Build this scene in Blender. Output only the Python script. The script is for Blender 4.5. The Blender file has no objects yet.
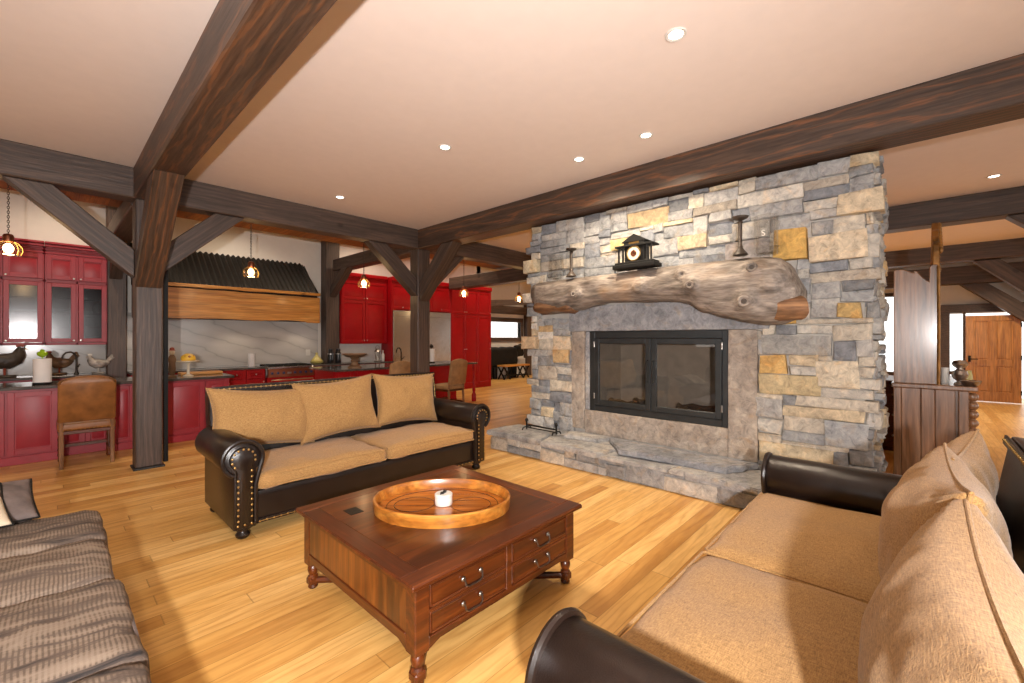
import bpy, bmesh, math, random
from mathutils import Vector, Matrix, noise
R = math.radians
rnd = random.Random(7)
S = bpy.context.scene
COL = S.collection

# ------------------------------------------------------------------ materials
def new_mat(name):
    m = bpy.data.materials.new(name); m.use_nodes = True
    nt = m.node_tree; nt.nodes.clear()
    out = nt.nodes.new('ShaderNodeOutputMaterial')
    b = nt.nodes.new('ShaderNodeBsdfPrincipled')
    nt.links.new(b.outputs[0], out.inputs[0])
    return m, nt, b
def N(nt, t, **kw):
    n = nt.nodes.new('ShaderNode' + t)
    for k, v in kw.items():
        if k in n.inputs.keys(): n.inputs[k].default_value = v
        else: setattr(n, k, v)
    return n
def L(nt, a, b): nt.links.new(a, b)
def coords(nt, scale=(1, 1, 1), kind='Object', loc=None):
    tc = N(nt, 'TexCoord'); mp = N(nt, 'Mapping'); mp.inputs['Scale'].default_value = scale
    L(nt, tc.outputs[kind], mp.inputs['Vector'])
    oi = N(nt, 'ObjectInfo')
    va = N(nt, 'VectorMath', operation='SCALE'); va.inputs['Scale'].default_value = 37.0
    cx = N(nt, 'CombineXYZ')
    L(nt, oi.outputs['Random'], cx.inputs[0]); L(nt, oi.outputs['Random'], cx.inputs[1]); L(nt, oi.outputs['Random'], cx.inputs[2])
    L(nt, cx.outputs[0], va.inputs[0])
    ad = N(nt, 'VectorMath', operation='ADD')
    L(nt, mp.outputs[0], ad.inputs[0]); L(nt, va.outputs[0], ad.inputs[1])
    return ad.outputs[0]
def ramp(nt, fac, stops):
    r = N(nt, 'ValToRGB'); e = r.color_ramp.elements
    while len(e) > 1: e.remove(e[-1])
    e[0].position = stops[0][0]; e[0].color = (*stops[0][1], 1)
    for p, c in stops[1:]:
        x = e.new(p); x.color = (*c, 1)
    L(nt, fac, r.inputs[0]); return r.outputs[0]
def mix(nt, fac, a, b, mode='MIX'):
    m = N(nt, 'Mix', data_type='RGBA', blend_type=mode)
    if hasattr(fac, 'links') or hasattr(fac, 'is_linked'): L(nt, fac, m.inputs[0])
    else: m.inputs[0].default_value = fac
    for s, i in ((a, 6), (b, 7)):
        if isinstance(s, tuple): m.inputs[i].default_value = (*s, 1)
        else: L(nt, s, m.inputs[i])
    return m.outputs[2]
def bump(nt, b, h, strength=.3, dist=.01):
    n = N(nt, 'Bump'); n.inputs['Strength'].default_value = strength; n.inputs['Distance'].default_value = dist
    L(nt, h, n.inputs['Height']); L(nt, n.outputs[0], b.inputs['Normal'])
def plain(name, col, rough=.5, metal=0., bumpscale=0, bs=.1, var=.12, spec=None, coat=0):
    m, nt, b = new_mat(name)
    v = coords(nt, (1, 1, 1))
    nz = N(nt, 'TexNoise', Scale=9.0, Detail=4.0); L(nt, v, nz.inputs['Vector'])
    c = ramp(nt, nz.outputs['Fac'], [(.3, tuple(x * (1 - var) for x in col)), (.7, tuple(min(1, x * (1 + var)) for x in col))])
    L(nt, c, b.inputs['Base Color']); b.inputs['Roughness'].default_value = rough; b.inputs['Metallic'].default_value = metal
    if spec is not None: b.inputs['Specular IOR Level'].default_value = spec
    if coat: b.inputs['Coat Weight'].default_value = coat; b.inputs['Coat Roughness'].default_value = .12
    if bumpscale:
        n2 = N(nt, 'TexNoise', Scale=float(bumpscale), Detail=3.0); L(nt, v, n2.inputs['Vector'])
        bump(nt, b, n2.outputs['Fac'], bs, .01)
    return m
def emit(name, col, st):
    m, nt, b = new_mat(name)
    b.inputs['Base Color'].default_value = (*col, 1)
    b.inputs['Emission Color'].default_value = (*col, 1); b.inputs['Emission Strength'].default_value = st
    return m
def wood(name, dark, mid, light, axis=0, rough=.5, grain=14., stretch=.07, bs=.15, knots=True, coat=0, plank=0.0):
    """timber with grain running along one local axis"""
    m, nt, b = new_mat(name)
    sc = [1, 1, 1]; sc[axis] = stretch
    v = coords(nt, tuple(sc))
    big = N(nt, 'TexNoise', Scale=2.2, Detail=3.0, Distortion=1.2); L(nt, v, big.inputs['Vector'])
    s4 = [1, 1, 1]; s4[axis] = .16
    tc4 = N(nt, 'TexCoord'); m4 = N(nt, 'Mapping'); m4.inputs['Scale'].default_value = tuple(s4)
    off = [.11, .13, .07]; off[axis] = 0; m4.inputs['Location'].default_value = tuple(off)
    tl = [0, 0, 0]; tl[(axis + 1) % 3] = R(5); m4.inputs['Rotation'].default_value = tuple(tl)
    L(nt, tc4.outputs['Object'], m4.inputs['Vector'])
    o4 = N(nt, 'ObjectInfo'); c4 = N(nt, 'CombineXYZ'); k4 = N(nt, 'Math', operation='MULTIPLY'); k4.inputs[1].default_value = .4
    L(nt, o4.outputs['Random'], k4.inputs[0])
    for i in range(3):
        if i != axis: L(nt, k4.outputs[0], c4.inputs[i])
    a4 = N(nt, 'VectorMath', operation='ADD'); L(nt, m4.outputs[0], a4.inputs[0]); L(nt, c4.outputs[0], a4.inputs[1])
    wv = N(nt, 'TexWave', Scale=grain * .55, Distortion=11.0, Detail=4.0, wave_type='RINGS', rings_direction='XYZ'[axis])
    wv.inputs['Detail Scale'].default_value = .8; wv.inputs['Detail Roughness'].default_value = .6
    L(nt, a4.outputs[0], wv.inputs['Vector'])
    fine = N(nt, 'TexNoise', Scale=grain * 4, Detail=5.0); L(nt, v, fine.inputs['Vector'])
    c1 = ramp(nt, wv.outputs['Fac'], [(0., dark), (.25, mid), (.8, mid), (1., light)])
    c2 = ramp(nt, big.outputs['Fac'], [(.32, dark), (.52, mid), (.72, light)])
    c = mix(nt, .55, c1, c2)
    f = ramp(nt, fine.outputs['Fac'], [(.34, (.70, .69, .68)), (.5, (.95, .95, .95)), (.66, (1.10, 1.09, 1.08))])
    c = mix(nt, .85, c, f, 'MULTIPLY')
    s3 = [60, 60, 60]; s3[axis] = 2.2
    ln = N(nt, 'TexNoise', Scale=1.0, Detail=3.0); L(nt, coords(nt, tuple(s3)), ln.inputs['Vector'])
    c = mix(nt, .7, c, ramp(nt, ln.outputs['Fac'], [(.36, (.66, .65, .64)), (.55, (1.08, 1.08, 1.08))]), 'MULTIPLY')
    if knots:
        s2 = [2.2, 2.2, 2.2]; s2[axis] = 1.5
        kv = coords(nt, tuple(s2))
        vo = N(nt, 'TexVoronoi', Scale=1.0); L(nt, kv, vo.inputs['Vector'])
        k = ramp(nt, vo.outputs['Distance'], [(.0, (.15, .12, .1)), (.06, (.45, .4, .38)), (.11, (1, 1, 1))])
        c = mix(nt, .85, c, k, 'MULTIPLY')
    if plank:
        tc = N(nt, 'TexCoord'); sx = N(nt, 'SeparateXYZ'); L(nt, tc.outputs['Object'], sx.inputs[0])
        o = [i for i in (0, 1, 2) if i != axis][0]
        a = N(nt, 'Math', operation='DIVIDE'); L(nt, sx.outputs[o], a.inputs[0]); a.inputs[1].default_value = plank
        fr = N(nt, 'Math', operation='FRACT'); L(nt, a.outputs[0], fr.inputs[0])
        g = ramp(nt, fr.outputs[0], [(0, (.25, .25, .25)), (.03, (1, 1, 1)), (.97, (1, 1, 1)), (1, (.25, .25, .25))])
        fl = N(nt, 'Math', operation='FLOOR'); L(nt, a.outputs[0], fl.inputs[0])
        wn = N(nt, 'TexWhiteNoise', noise_dimensions='1D'); L(nt, fl.outputs[0], wn.inputs['W'])
        g2 = ramp(nt, wn.outputs['Value'], [(0, (.75, .72, .7)), (1, (1.15, 1.12, 1.1))])
        c = mix(nt, .9, c, g, 'MULTIPLY'); c = mix(nt, .9, c, g2, 'MULTIPLY')
    L(nt, c, b.inputs['Base Color']); b.inputs['Roughness'].default_value = rough
    if coat: b.inputs['Coat Weight'].default_value = coat; b.inputs['Coat Roughness'].default_value = .15
    bump(nt, b, fine.outputs['Fac'], bs, .006)
    return m

def floor_mat():
    m, nt, b = new_mat('oak_floor')
    tc = N(nt, 'TexCoord'); sx = N(nt, 'SeparateXYZ'); L(nt, tc.outputs['Object'], sx.inputs[0])
    def M(op, a, bb=None):
        n = N(nt, 'Math', operation=op)
        for i, q in enumerate((a, bb)):
            if q is None: continue
            if isinstance(q, (int, float)): n.inputs[i].default_value = q
            else: L(nt, q, n.inputs[i])
        return n.outputs[0]
    ry = M('DIVIDE', sx.outputs[1], .125); row = M('FLOOR', ry); fy = M('FRACT', ry)
    w1 = N(nt, 'TexWhiteNoise', noise_dimensions='1D'); L(nt, row, w1.inputs['W'])
    px = M('ADD', M('DIVIDE', sx.outputs[0], 2.1), M('MULTIPLY', w1.outputs['Value'], 7.3)); col = M('FLOOR', px); fx = M('FRACT', px)
    cv = N(nt, 'CombineXYZ'); L(nt, row, cv.inputs[0]); L(nt, col, cv.inputs[1])
    w2 = N(nt, 'TexWhiteNoise', noise_dimensions='2D'); L(nt, cv.outputs[0], w2.inputs['Vector'])
    tone = ramp(nt, w2.outputs['Value'], [(0, (.56, .285, .075)), (.3, (.69, .385, .11)), (.7, (.76, .45, .145)), (1, (.84, .535, .20))])
    # grain, shifted per plank
    cv2 = N(nt, 'CombineXYZ'); L(nt, M('MULTIPLY', w2.outputs['Value'], 31.), cv2.inputs[2])
    mp = N(nt, 'Mapping'); mp.inputs['Scale'].default_value = (.8, 6., 1); L(nt, tc.outputs['Object'], mp.inputs['Vector'])
    ad = N(nt, 'VectorMath', operation='ADD'); L(nt, mp.outputs[0], ad.inputs[0]); L(nt, cv2.outputs[0], ad.inputs[1])
    wv = N(nt, 'TexWave', Scale=.8, Distortion=16., Detail=4.0, bands_direction='Y'); wv.inputs['Detail Scale'].default_value = 1.1; L(nt, ad.outputs[0], wv.inputs['Vector'])
    nz = N(nt, 'TexNoise', Scale=5.0, Detail=6.0); L(nt, ad.outputs[0], nz.inputs['Vector'])
    g1 = ramp(nt, wv.outputs['Fac'], [(0, (.76, .64, .50)), (.2, (.96, .94, .9)), (1, (1, 1, 1))])
    g2 = ramp(nt, nz.outputs['Fac'], [(.3, (.74, .66, .58)), (.6, (1, 1, 1))])
    c = mix(nt, .5, tone, g1, 'MULTIPLY'); c = mix(nt, .75, c, g2, 'MULTIPLY')
    gap = ramp(nt, fy, [(0, (.45, .38, .3)), (.02, (1, 1, 1)), (.98, (1, 1, 1)), (1, (.45, .38, .3))])
    gap2 = ramp(nt, fx, [(0, (.4, .35, .3)), (.0025, (1, 1, 1)), (1, (1, 1, 1))])
    c = mix(nt, .9, c, gap, 'MULTIPLY'); c = mix(nt, .8, c, gap2, 'MULTIPLY')
    L(nt, c, b.inputs['Base Color']); b.inputs['Roughness'].default_value = .33
    b.inputs['Specular IOR Level'].default_value = .4
    bump(nt, b, nz.outputs['Fac'], .06, .004)
    return m
def fabric(name, dark, light, scale=1., streak=True):
    m, nt, b = new_mat(name)
    v1 = coords(nt, (34 * scale, 260 * scale, 130 * scale)); v2 = coords(nt, (260 * scale, 34 * scale, 130 * scale))
    a = N(nt, 'TexNoise', Scale=1.0, Detail=2.0); L(nt, v1, a.inputs['Vector'])
    c_ = N(nt, 'TexNoise', Scale=1.0, Detail=2.0); L(nt, v2, c_.inputs['Vector'])
    mx = N(nt, 'Math', operation='ADD'); L(nt, a.outputs['Fac'], mx.inputs[0]); L(nt, c_.outputs['Fac'], mx.inputs[1])
    h = N(nt, 'Math', operation='MULTIPLY'); L(nt, mx.outputs[0], h.inputs[0]); h.inputs[1].default_value = .5
    c = ramp(nt, h.outputs[0], [(.3, dark), (.68, light)])
    big = N(nt, 'TexNoise', Scale=3.0, Detail=2.0); L(nt, coords(nt), big.inputs['Vector'])
    c = mix(nt, .35, c, ramp(nt, big.outputs['Fac'], [(.3, (.8, .78, .75)), (.7, (1, 1, 1))]), 'MULTIPLY')
    L(nt, c, b.inputs['Base Color']); b.inputs['Roughness'].default_value = .85
    b.inputs['Sheen Weight'].default_value = .15; b.inputs['Specular IOR Level'].default_value = .2
    bump(nt, b, h.outputs[0], .35, .004)
    return m
def ribbed_fabric():
    m, nt, b = new_mat('grey_feather_fabric')
    v = coords(nt, (1, 1, 1))
    w = N(nt, 'TexWave', Scale=24.0, Distortion=4.0, Detail=2.0, bands_direction='X', wave_profile='SIN'); w.inputs['Detail Scale'].default_value = .35
    L(nt, v, w.inputs['Vector'])
    v2 = coords(nt, (.9, 4.6, 2.))
    n = N(nt, 'TexNoise', Scale=2.4, Detail=8.0, Roughness=.62, Distortion=.9); L(nt, v2, n.inputs['Vector'])
    band = ramp(nt, n.outputs['Fac'], [(.40, (0, 0, 0)), (.52, (1, 1, 1)), (.6, (.2, .2, .2))])
    base = ramp(nt, n.outputs['Fac'], [(.32, (.026, .023, .023)), (.42, (.12, .09, .072)), (.52, (.235, .18, .138)), (.72, (.32, .255, .195))])
    rib = ramp(nt, w.outputs['Fac'], [(.15, (.50, .48, .46)), (.7, (1, 1, 1))])
    c = mix(nt, band, base, rib, 'MULTIPLY')
    L(nt, c, b.inputs['Base Color']); b.inputs['Roughness'].default_value = .8; b.inputs['Specular IOR Level'].default_value = .25
    n2 = N(nt, 'TexNoise', Scale=160., Detail=2.0); L(nt, v, n2.inputs['Vector'])
    bump(nt, b, n2.outputs['Fac'], .3, .004)
    return m
def stone_mat(name='ashlar_stone', fixed=None):
    m, nt, b = new_mat(name)
    v = coords(nt, (1, 1, 1))
    if fixed is None:
        at = N(nt, 'Attribute', attribute_name='tint'); base = at.outputs['Color']
    else:
        n0 = N(nt, 'TexNoise', Scale=2.6, Detail=5.0); L(nt, v, n0.inputs['Vector'])
        base = ramp(nt, n0.outputs['Fac'], fixed)
    n1 = N(nt, 'TexNoise', Scale=13.0, Detail=9.0, Roughness=.74, Distortion=.6); L(nt, v, n1.inputs['Vector'])
    n2 = N(nt, 'TexNoise', Scale=4.5, Detail=4.0, Distortion=1.4); L(nt, v, n2.inputs['Vector'])
    g = ramp(nt, n1.outputs['Fac'], [(.34, (.42, .42, .44)), (.45, (.82, .82, .82)), (.54, (1.08, 1.07, 1.05)), (.64, (1.42, 1.39, 1.32))])
    c = mix(nt, .75, base, g, 'MULTIPLY')
    rust = ramp(nt, n2.outputs['Fac'], [(.56, (1, 1, 1)), (.7, (1.08, .86, .62))])
    c = mix(nt, .55, c, rust, 'MULTIPLY')
    L(nt, c, b.inputs['Base Color']); b.inputs['Roughness'].default_value = .78; b.inputs['Specular IOR Level'].default_value = .3
    bump(nt, b, n1.outputs['Fac'], .9, .025)
    return m
def marble_mat():
    m, nt, b = new_mat('veined_marble')
    v = coords(nt, (.45, 1, 1.3))
    w = N(nt, 'TexWave', Scale=1.6, Distortion=5.0, Detail=4.0, bands_direction='DIAGONAL'); L(nt, v, w.inputs['Vector'])
    n = N(nt, 'TexNoise', Scale=3.0, Detail=3.0); L(nt, v, n.inputs['Vector'])
    c = ramp(nt, w.outputs['Fac'], [(0, (.40, .37, .34)), (.012, (.48, .45, .41)), (.1, (.52, .48, .44)), (1, (.56, .52, .48))])
    c = mix(nt, .6, c, ramp(nt, n.outputs['Fac'], [(.35, (.84, .84, .84)), (.6, (1, 1, 1))]), 'MULTIPLY')
    L(nt, c, b.inputs['Base Color']); b.inputs['Roughness'].default_value = .15
    return m
def glass_mat(name, tint=(.9, .9, .9), refl=.12, rough=.0):
    m = bpy.data.materials.new(name); m.use_nodes = True; nt = m.node_tree; nt.nodes.clear()
    out = N(nt, 'OutputMaterial'); t = N(nt, 'BsdfTransparent'); g = N(nt, 'BsdfGlossy'); g.inputs['Roughness'].default_value = rough
    t.inputs[0].default_value = (*tint, 1)
    lw = N(nt, 'LayerWeight'); lw.inputs['Blend'].default_value = .35
    mm = N(nt, 'MapRange'); mm.inputs['To Min'].default_value = refl; mm.inputs['To Max'].default_value = min(.8, refl * 5)
    L(nt, lw.outputs['Fresnel'], mm.inputs['Value'])
    x = N(nt, 'MixShader'); L(nt, mm.outputs[0], x.inputs[0]); L(nt, t.outputs[0], x.inputs[1]); L(nt, g.outputs[0], x.inputs[2])
    L(nt, x.outputs[0], out.inputs[0]); return m

def mantel_mat():
    m, nt, b = new_mat('weathered_log')
    v = coords(nt, (3, .45, 2.2))
    n = N(nt, 'TexNoise', Scale=4.0, Detail=7.0, Distortion=1.0); L(nt, v, n.inputs['Vector'])
    f = N(nt, 'TexNoise', Scale=22.0, Detail=5.0); L(nt, v, f.inputs['Vector'])
    c = ramp(nt, n.outputs['Fac'], [(.28, (.06, .047, .038)), (.42, (.150, .123, .102)), (.55, (.240, .203, .172)), (.72, (.34, .29, .245))])
    c = mix(nt, .8, c, ramp(nt, f.outputs['Fac'], [(.3, (.55, .5, .48)), (.6, (1.1, 1.08, 1.05))]), 'MULTIPLY')
    n3 = N(nt, 'TexNoise', Scale=1.6, Detail=3.0); L(nt, coords(nt, (1, 1, 1)), n3.inputs['Vector'])
    c = mix(nt, ramp(nt, n3.outputs['Fac'], [(.60, (0, 0, 0)), (.78, (.55, .55, .55))]), c, (.40, .22, .09))
    L(nt, c, b.inputs['Base Color']); b.inputs['Roughness'].default_value = .6
    bump(nt, b, f.outputs['Fac'], .5, .015)
    return m

M = {}
M['floor'] = floor_mat()
M['ceiling'] = plain('ceiling_paint', (.80, .695, .63), .9, var=.015)
M['wall'] = plain('wall_paint', (.74, .69, .62), .9, var=.02)
M['timber'] = wood('stained_timber', (.045, .030, .024), (.082, .055, .043), (.140, .088, .062), 0, .5, 12., .06, .5)
M['timber_warm_bounce'] = wood('streaked_timber_warm_bounce', (.045, .027, .019), (.080, .048, .032), (.25, .095, .034), 0, .5, 12., .06, .5)  # orange wood streaks, plus warm floor bounce painted into the tones
M['soffit'] = wood('plank_soffit', (.22, .075, .02), (.34, .13, .035), (.42, .18, .05), 1, .5, 10., .1, .1, False, plank=.14)
M['red'] = plain('red_paint', (.34, .003, .006), .36, var=.08, spec=.28)
M['red_flash_haze'] = plain('red_paint_flash_haze', (.31, .014, .024), .42, var=.1)  # the red paint again, pinker: flash haze put into the colour
M['counter'] = plain('granite_dark', (.075, .065, .06), .12, var=.4)
M['stone'] = stone_mat()
M['lintel'] = stone_mat('grey_slab', [(.3, (.21, .215, .23)), (.55, (.30, .30, .315)), (.75, (.36, .345, .33))])
M['jamb'] = stone_mat('tan_slab', [(.3, (.27, .22, .18)), (.55, (.36, .31, .265)), (.75, (.37, .28, .20))])
M['hearth'] = stone_mat('hearth_slab', [(.3, (.25, .245, .245)), (.5, (.40, .39, .38)), (.75, (.50, .46, .41))])
M['mortar'] = plain('mortar', (.42, .39, .35), .9, bumpscale=60, bs=.3)
M['mantel'] = mantel_mat()
M['cut_end'] = wood('log_cut_end', (.08, .038, .02), (.19, .088, .038), (.36, .19, .08), 1, .6, 8., .3, .5, False)
M['steel_black'] = plain('blackened_steel', (.050, .055, .058), .42, .7, 40, .1)
M['iron'] = plain('wrought_iron', (.02, .018, .016), .5, .6, 60, .15)
M['fire_glass'] = glass_mat('fire_glass', (.82, .80, .77), .05)
M['pane'] = glass_mat('window_glass', (.95, .96, .97), .05)
M['seed_glass'] = glass_mat('seeded_glass', (.34, .31, .32), .035, .16)
M['clear_glass'] = glass_mat('clear_glass', (.975, .975, .97), .03, .02)
M['refractory'] = plain('firebrick', (.40, .37, .34), .9, bumpscale=30, bs=.2)
M['char'] = plain('charred_log', (.07, .055, .045), .9, bumpscale=30, bs=.6)
M['leather'] = plain('dark_leather', (.0125, .0070, .0052), .29, bumpscale=220, bs=.12, var=.25)
M['leather_tan'] = plain('tan_leather', (.25, .10, .028), .42, bumpscale=150, bs=.12, var=.3)
M['suede'] = plain('tan_suede', (.33, .18, .075), .75, bumpscale=150, bs=.1, var=.2)
M['brass'] = plain('antique_brass', (.62, .42, .16), .3, 1.)
M['chrome'] = plain('brushed_nickel', (.62, .58, .54), .28, 1.)
M['pewter'] = plain('pewter_pull', (.30, .27, .24), .35, 1.)
M['tan'] = fabric('tan_weave', (.19, .098, .032), (.52, .305, .118), 1.5)
M['grey_fabric'] = ribbed_fabric()
M['pillow_grey'] = plain('grey_suede', (.15, .115, .105), .75, bumpscale=35, bs=.3, var=.4)
M['table'] = wood('dark_cherry', (.045, .012, .004), (.088, .018, .003), (.17, .040, .006), 0, .34, 9., .08, .08, False, coat=.08)
M['table_y'] = wood('dark_cherry_cross', (.045, .012, .004), (.088, .018, .003), (.17, .040, .006), 1, .3, 9., .08, .08, False, coat=.2)
M['table_side'] = wood('dark_cherry_boards', (.040, .008, .002), (.135, .033, .004), (.25, .075, .010), 2, .28, 9., .15, .08, False, coat=.3, plank=.09)
M['table_top'] = wood('cherry_planks', (.036, .007, .001), (.098, .022, .003), (.19, .055, .008), 0, .3, 9., .1, .06, False, coat=.2, plank=.115)
M['tray'] = wood('burl_veneer', (.26, .075, .010), (.43, .155, .022), (.58, .265, .05), 0, .28, 6., .5, .05, True, coat=.4)
M['tray_floor'] = wood('tray_floor_wood', (.20, .045, .007), (.36, .10, .014), (.46, .165, .027), 0, .2, 6., .1, .04, False, coat=.5)
M['inlay'] = plain('inlay_dark', (.05, .02, .008), .25)
M['white'] = plain('white_ceramic', (.66, .63, .58), .35, var=.03)
M['cream'] = plain('cream_ceramic', (.72, .62, .46), .35, var=.05)
M['black'] = plain('black_plastic', (.012, .012, .013), .3)
M['matte_black'] = plain('black_paint', (.006, .0055, .005), .6, spec=.25)
M['slab'] = wood('live_edge_slab', (.40, .15, .025), (.58, .25, .045), (.68, .35, .09), 0, .38, 6., .08, .08, True, coat=.15)
M['corrugated'] = plain('blackened_corrugated_metal', (.020, .017, .015), .45, .6)
M['marble'] = marble_mat()
M['stainless'] = plain('stainless_steel', (.58, .58, .58), .24, 1., var=.05)
M['pine'] = wood('knotty_pine', (.36, .135, .03), (.50, .215, .055), (.58, .28, .085), 2, .4, 8., .1, .06, True, coat=.15)
M['hutch'] = wood('aged_cherry', (.12, .052, .022), (.25, .12, .056), (.37, .20, .11), 2, .34, 9., .1, .2, True, coat=.7)
M['gilt'] = plain('worn_gilding', (.26, .12, .028), .4, .5, 40, .5, var=.5)
M['yellow'] = plain('yellow_glaze', (.75, .46, .04), .4)
M['tagine'] = plain('olive_glaze', (.50, .42, .12), .3)
M['green'] = plain('green_glass_glaze', (.30, .50, .02), .15)
M['paper'] = plain('paper_towel', (.82, .78, .75), .9, bumpscale=90, bs=.2, var=.03)
M['navy'] = plain('navy_knob', (.02, .03, .10), .3)
M['copper'] = plain('aged_copper', (.35, .13, .07), .35, .9)
M['sandstone'] = plain('carved_wood_brown', (.20, .11, .055), .5, var=.3)
M['rooster'] = plain('bronze_rooster', (.05, .035, .025), .5, bumpscale=40, bs=.5, var=.5)
M['rust_red'] = plain('red_comb', (.30, .05, .02), .5)
M['speckled'] = plain('speckled_ceramic', (.38, .34, .30), .5, var=.6)
M['bulb'] = emit('bulb_glow', (1., .70, .36), 22.)
M['lens'] = emit('downlight_lens', (1., .90, .78), 9.)
M['shade_glass'] = glass_mat('amber_glass', (1., .93, .80), .06, .05)
M['cowhide'] = None
def cowhide():
    m, nt, b = new_mat('cowhide')
    n = N(nt, 'TexNoise', Scale=5.5, Detail=3.0, Distortion=.8); L(nt, coords(nt), n.inputs['Vector'])
    L(nt, ramp(nt, n.outputs['Fac'], [(.50, (.62, .52, .38)), (.54, (.13, .055, .02)), (.7, (.08, .035, .012))]), b.inputs['Base Color'])
    b.inputs['Roughness'].default_value = .7; return m
M['cowhide'] = cowhide()

# ------------------------------------------------------------------ mesh builder
class MB:
    def __init__(s): s.bm = bmesh.new()
    def _merge(s, b, mat=None):
        if mat is not None: b.transform(mat)
        me = bpy.data.meshes.new('t'); b.to_mesh(me); b.free(); s.bm.from_mesh(me); bpy.data.meshes.remove(me); return s
    def box(s, a, c, bev=.004, seg=1, mat=None):
        b = bmesh.new(); bmesh.ops.create_cube(b, size=1)
        d = [abs(c[i] - a[i]) for i in range(3)]; m = [(c[i] + a[i]) / 2 for i in range(3)]
        for v in b.verts: v.co = Vector((v.co[i] * d[i] + m[i] for i in range(3)))
        bv = min(bev, min(d) * .45)
        if bv > 0: bmesh.ops.bevel(b, geom=list(b.edges), offset=bv, segments=seg, affect='EDGES', profile=.5)
        return s._merge(b, mat)
    def rbox(s, a, c, r, n=8, crown=0., wob=0., seed=0, mat=None, crownall=False):
        """soft upholstered block: subdivided cube pushed to a rounded box"""
        b = bmesh.new(); bmesh.ops.create_cube(b, size=2)
        bmesh.ops.subdivide_edges(b, edges=list(b.edges), cuts=n, use_grid_fill=True)
        h = [abs(c[i] - a[i]) / 2 for i in range(3)]; m = [(c[i] + a[i]) / 2 for i in range(3)]
        for v in b.verts:
            u = v.co.copy()
            p = Vector((u[i] * h[i] for i in range(3)))
            # denser near the edges
            q = Vector([max(-h[i] + r, min(h[i] - r, p[i])) for i in range(3)])
            dv = p - q
            if dv.length > 1e-9: p = q + dv.normalized() * r
            if crown:
                p.z += crown * (1 - u.x ** 2) * (1 - u.y ** 2) * (1 if u.z > 0 else (-1 if crownall else 0)) * min(1, abs(u.z) + .0)
            if wob:
                w = noise.noise(Vector((p.x * 4 + seed, p.y * 4, p.z * 4 + seed))) + .5 * noise.noise(Vector((p.x * 11, p.y * 11 + seed, p.z * 11)))
                nrm = dv.normalized() if dv.length > 1e-9 else Vector((0, 0, 1))
                p += nrm * w * wob
            v.co = p + Vector(m)
        return s._merge(b, mat)
    def pillow(s, w, h, t, seed=0, n=26, mat=None, pinch=.07, wob=.012, sag=0.):
        """knife-edge pillow standing in local XZ, thickness along Y"""
        b = bmesh.new()
        grid = {}
        def P(i, j, side):
            u = -1 + 2 * i / n; v = -1 + 2 * j / n
            u = math.sin(u * math.pi / 2) * .35 + u * .65; v = math.sin(v * math.pi / 2) * .35 + v * .65
            x = w / 2 * u * (1 - pinch * (1 - v * v)); z = h / 2 * v * (1 - pinch * (1 - u * u))
            k = max(0, (1 - u * u)) ** .38 * max(0, (1 - v * v)) ** .38
            k = k * (.82 + .18 * (1 - (u * u + v * v) / 2))
            y = side * t / 2 * k
            q = Vector((x * 5 + seed, z * 5, side * 3 + seed))
            wr = noise.noise(q) + .55 * noise.noise(q * 2.7)
            # radiating corner creases
            cr = math.sin(math.atan2(abs(v) - 1.05, abs(u) - 1.05) * 26) * max(0, abs(u * v) - .35)
            y += side * (wr * wob + cr * wob * .9) * (k ** .5)
            z -= sag * (1 - v) * .0
            return Vector((x, y, z))
        for side in (-1, 1):
            for i in range(n + 1):
                for j in range(n + 1):
                    if i in (0, n) or j in (0, n):
                        if (i, j, 0) not in grid: grid[(i, j, 0)] = b.verts.new(P(i, j, 1) * Vector((1, 0, 1)) if False else Vector((P(i, j, 1).x, 0, P(i, j, 1).z)))
                        grid[(i, j, side)] = grid[(i, j, 0)]
                    else: grid[(i, j, side)] = b.verts.new(P(i, j, side))
        for side in (-1, 1):
            for i in range(n):
                for j in range(n):
                    q = [grid[(i, j, side)], grid[(i + 1, j, side)], grid[(i + 1, j + 1, side)], grid[(i, j + 1, side)]]
                    b.faces.new(q if side < 0 else q[::-1])
        return s._merge(b, mat)
    def pillow_edge(s, w, h, pinch, r=.006, mat=None, n=16):
        pts = []
        for k in range(4):
            for i in range(n):
                t = -1 + 2 * i / n
                u, v = [(t, -1), (1, t), (-t, 1), (-1, -t)][k]
                pts.append(Vector((w / 2 * u * (1 - pinch * (1 - v * v)), 0, h / 2 * v * (1 - pinch * (1 - u * u)))))
        if mat is not None: pts = [mat @ p for p in pts]
        return s.tube(pts, r, 6, closed=True)
    def cyl(s, p0, p1, r0, r1=None, n=16, cap=True):
        p0, p1 = Vector(p0), Vector(p1); d = p1 - p0
        b = bmesh.new(); bmesh.ops.create_cone(b, cap_ends=cap, segments=n, radius1=r0, radius2=r0 if r1 is None else r1, depth=d.length)
        q = Vector((0, 0, 1)).rotation_difference(d.normalized())
        return s._merge(b, Matrix.Translation((p0 + p1) / 2) @ q.to_matrix().to_4x4())
    def ball(s, c, r, sc=(1, 1, 1), n=12):
        b = bmesh.new(); bmesh.ops.create_uvsphere(b, u_segments=n, v_segments=max(6, n // 2 + 2), radius=r)
        return s._merge(b, Matrix.Translation(c) @ Matrix.Diagonal((*sc, 1)))
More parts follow.
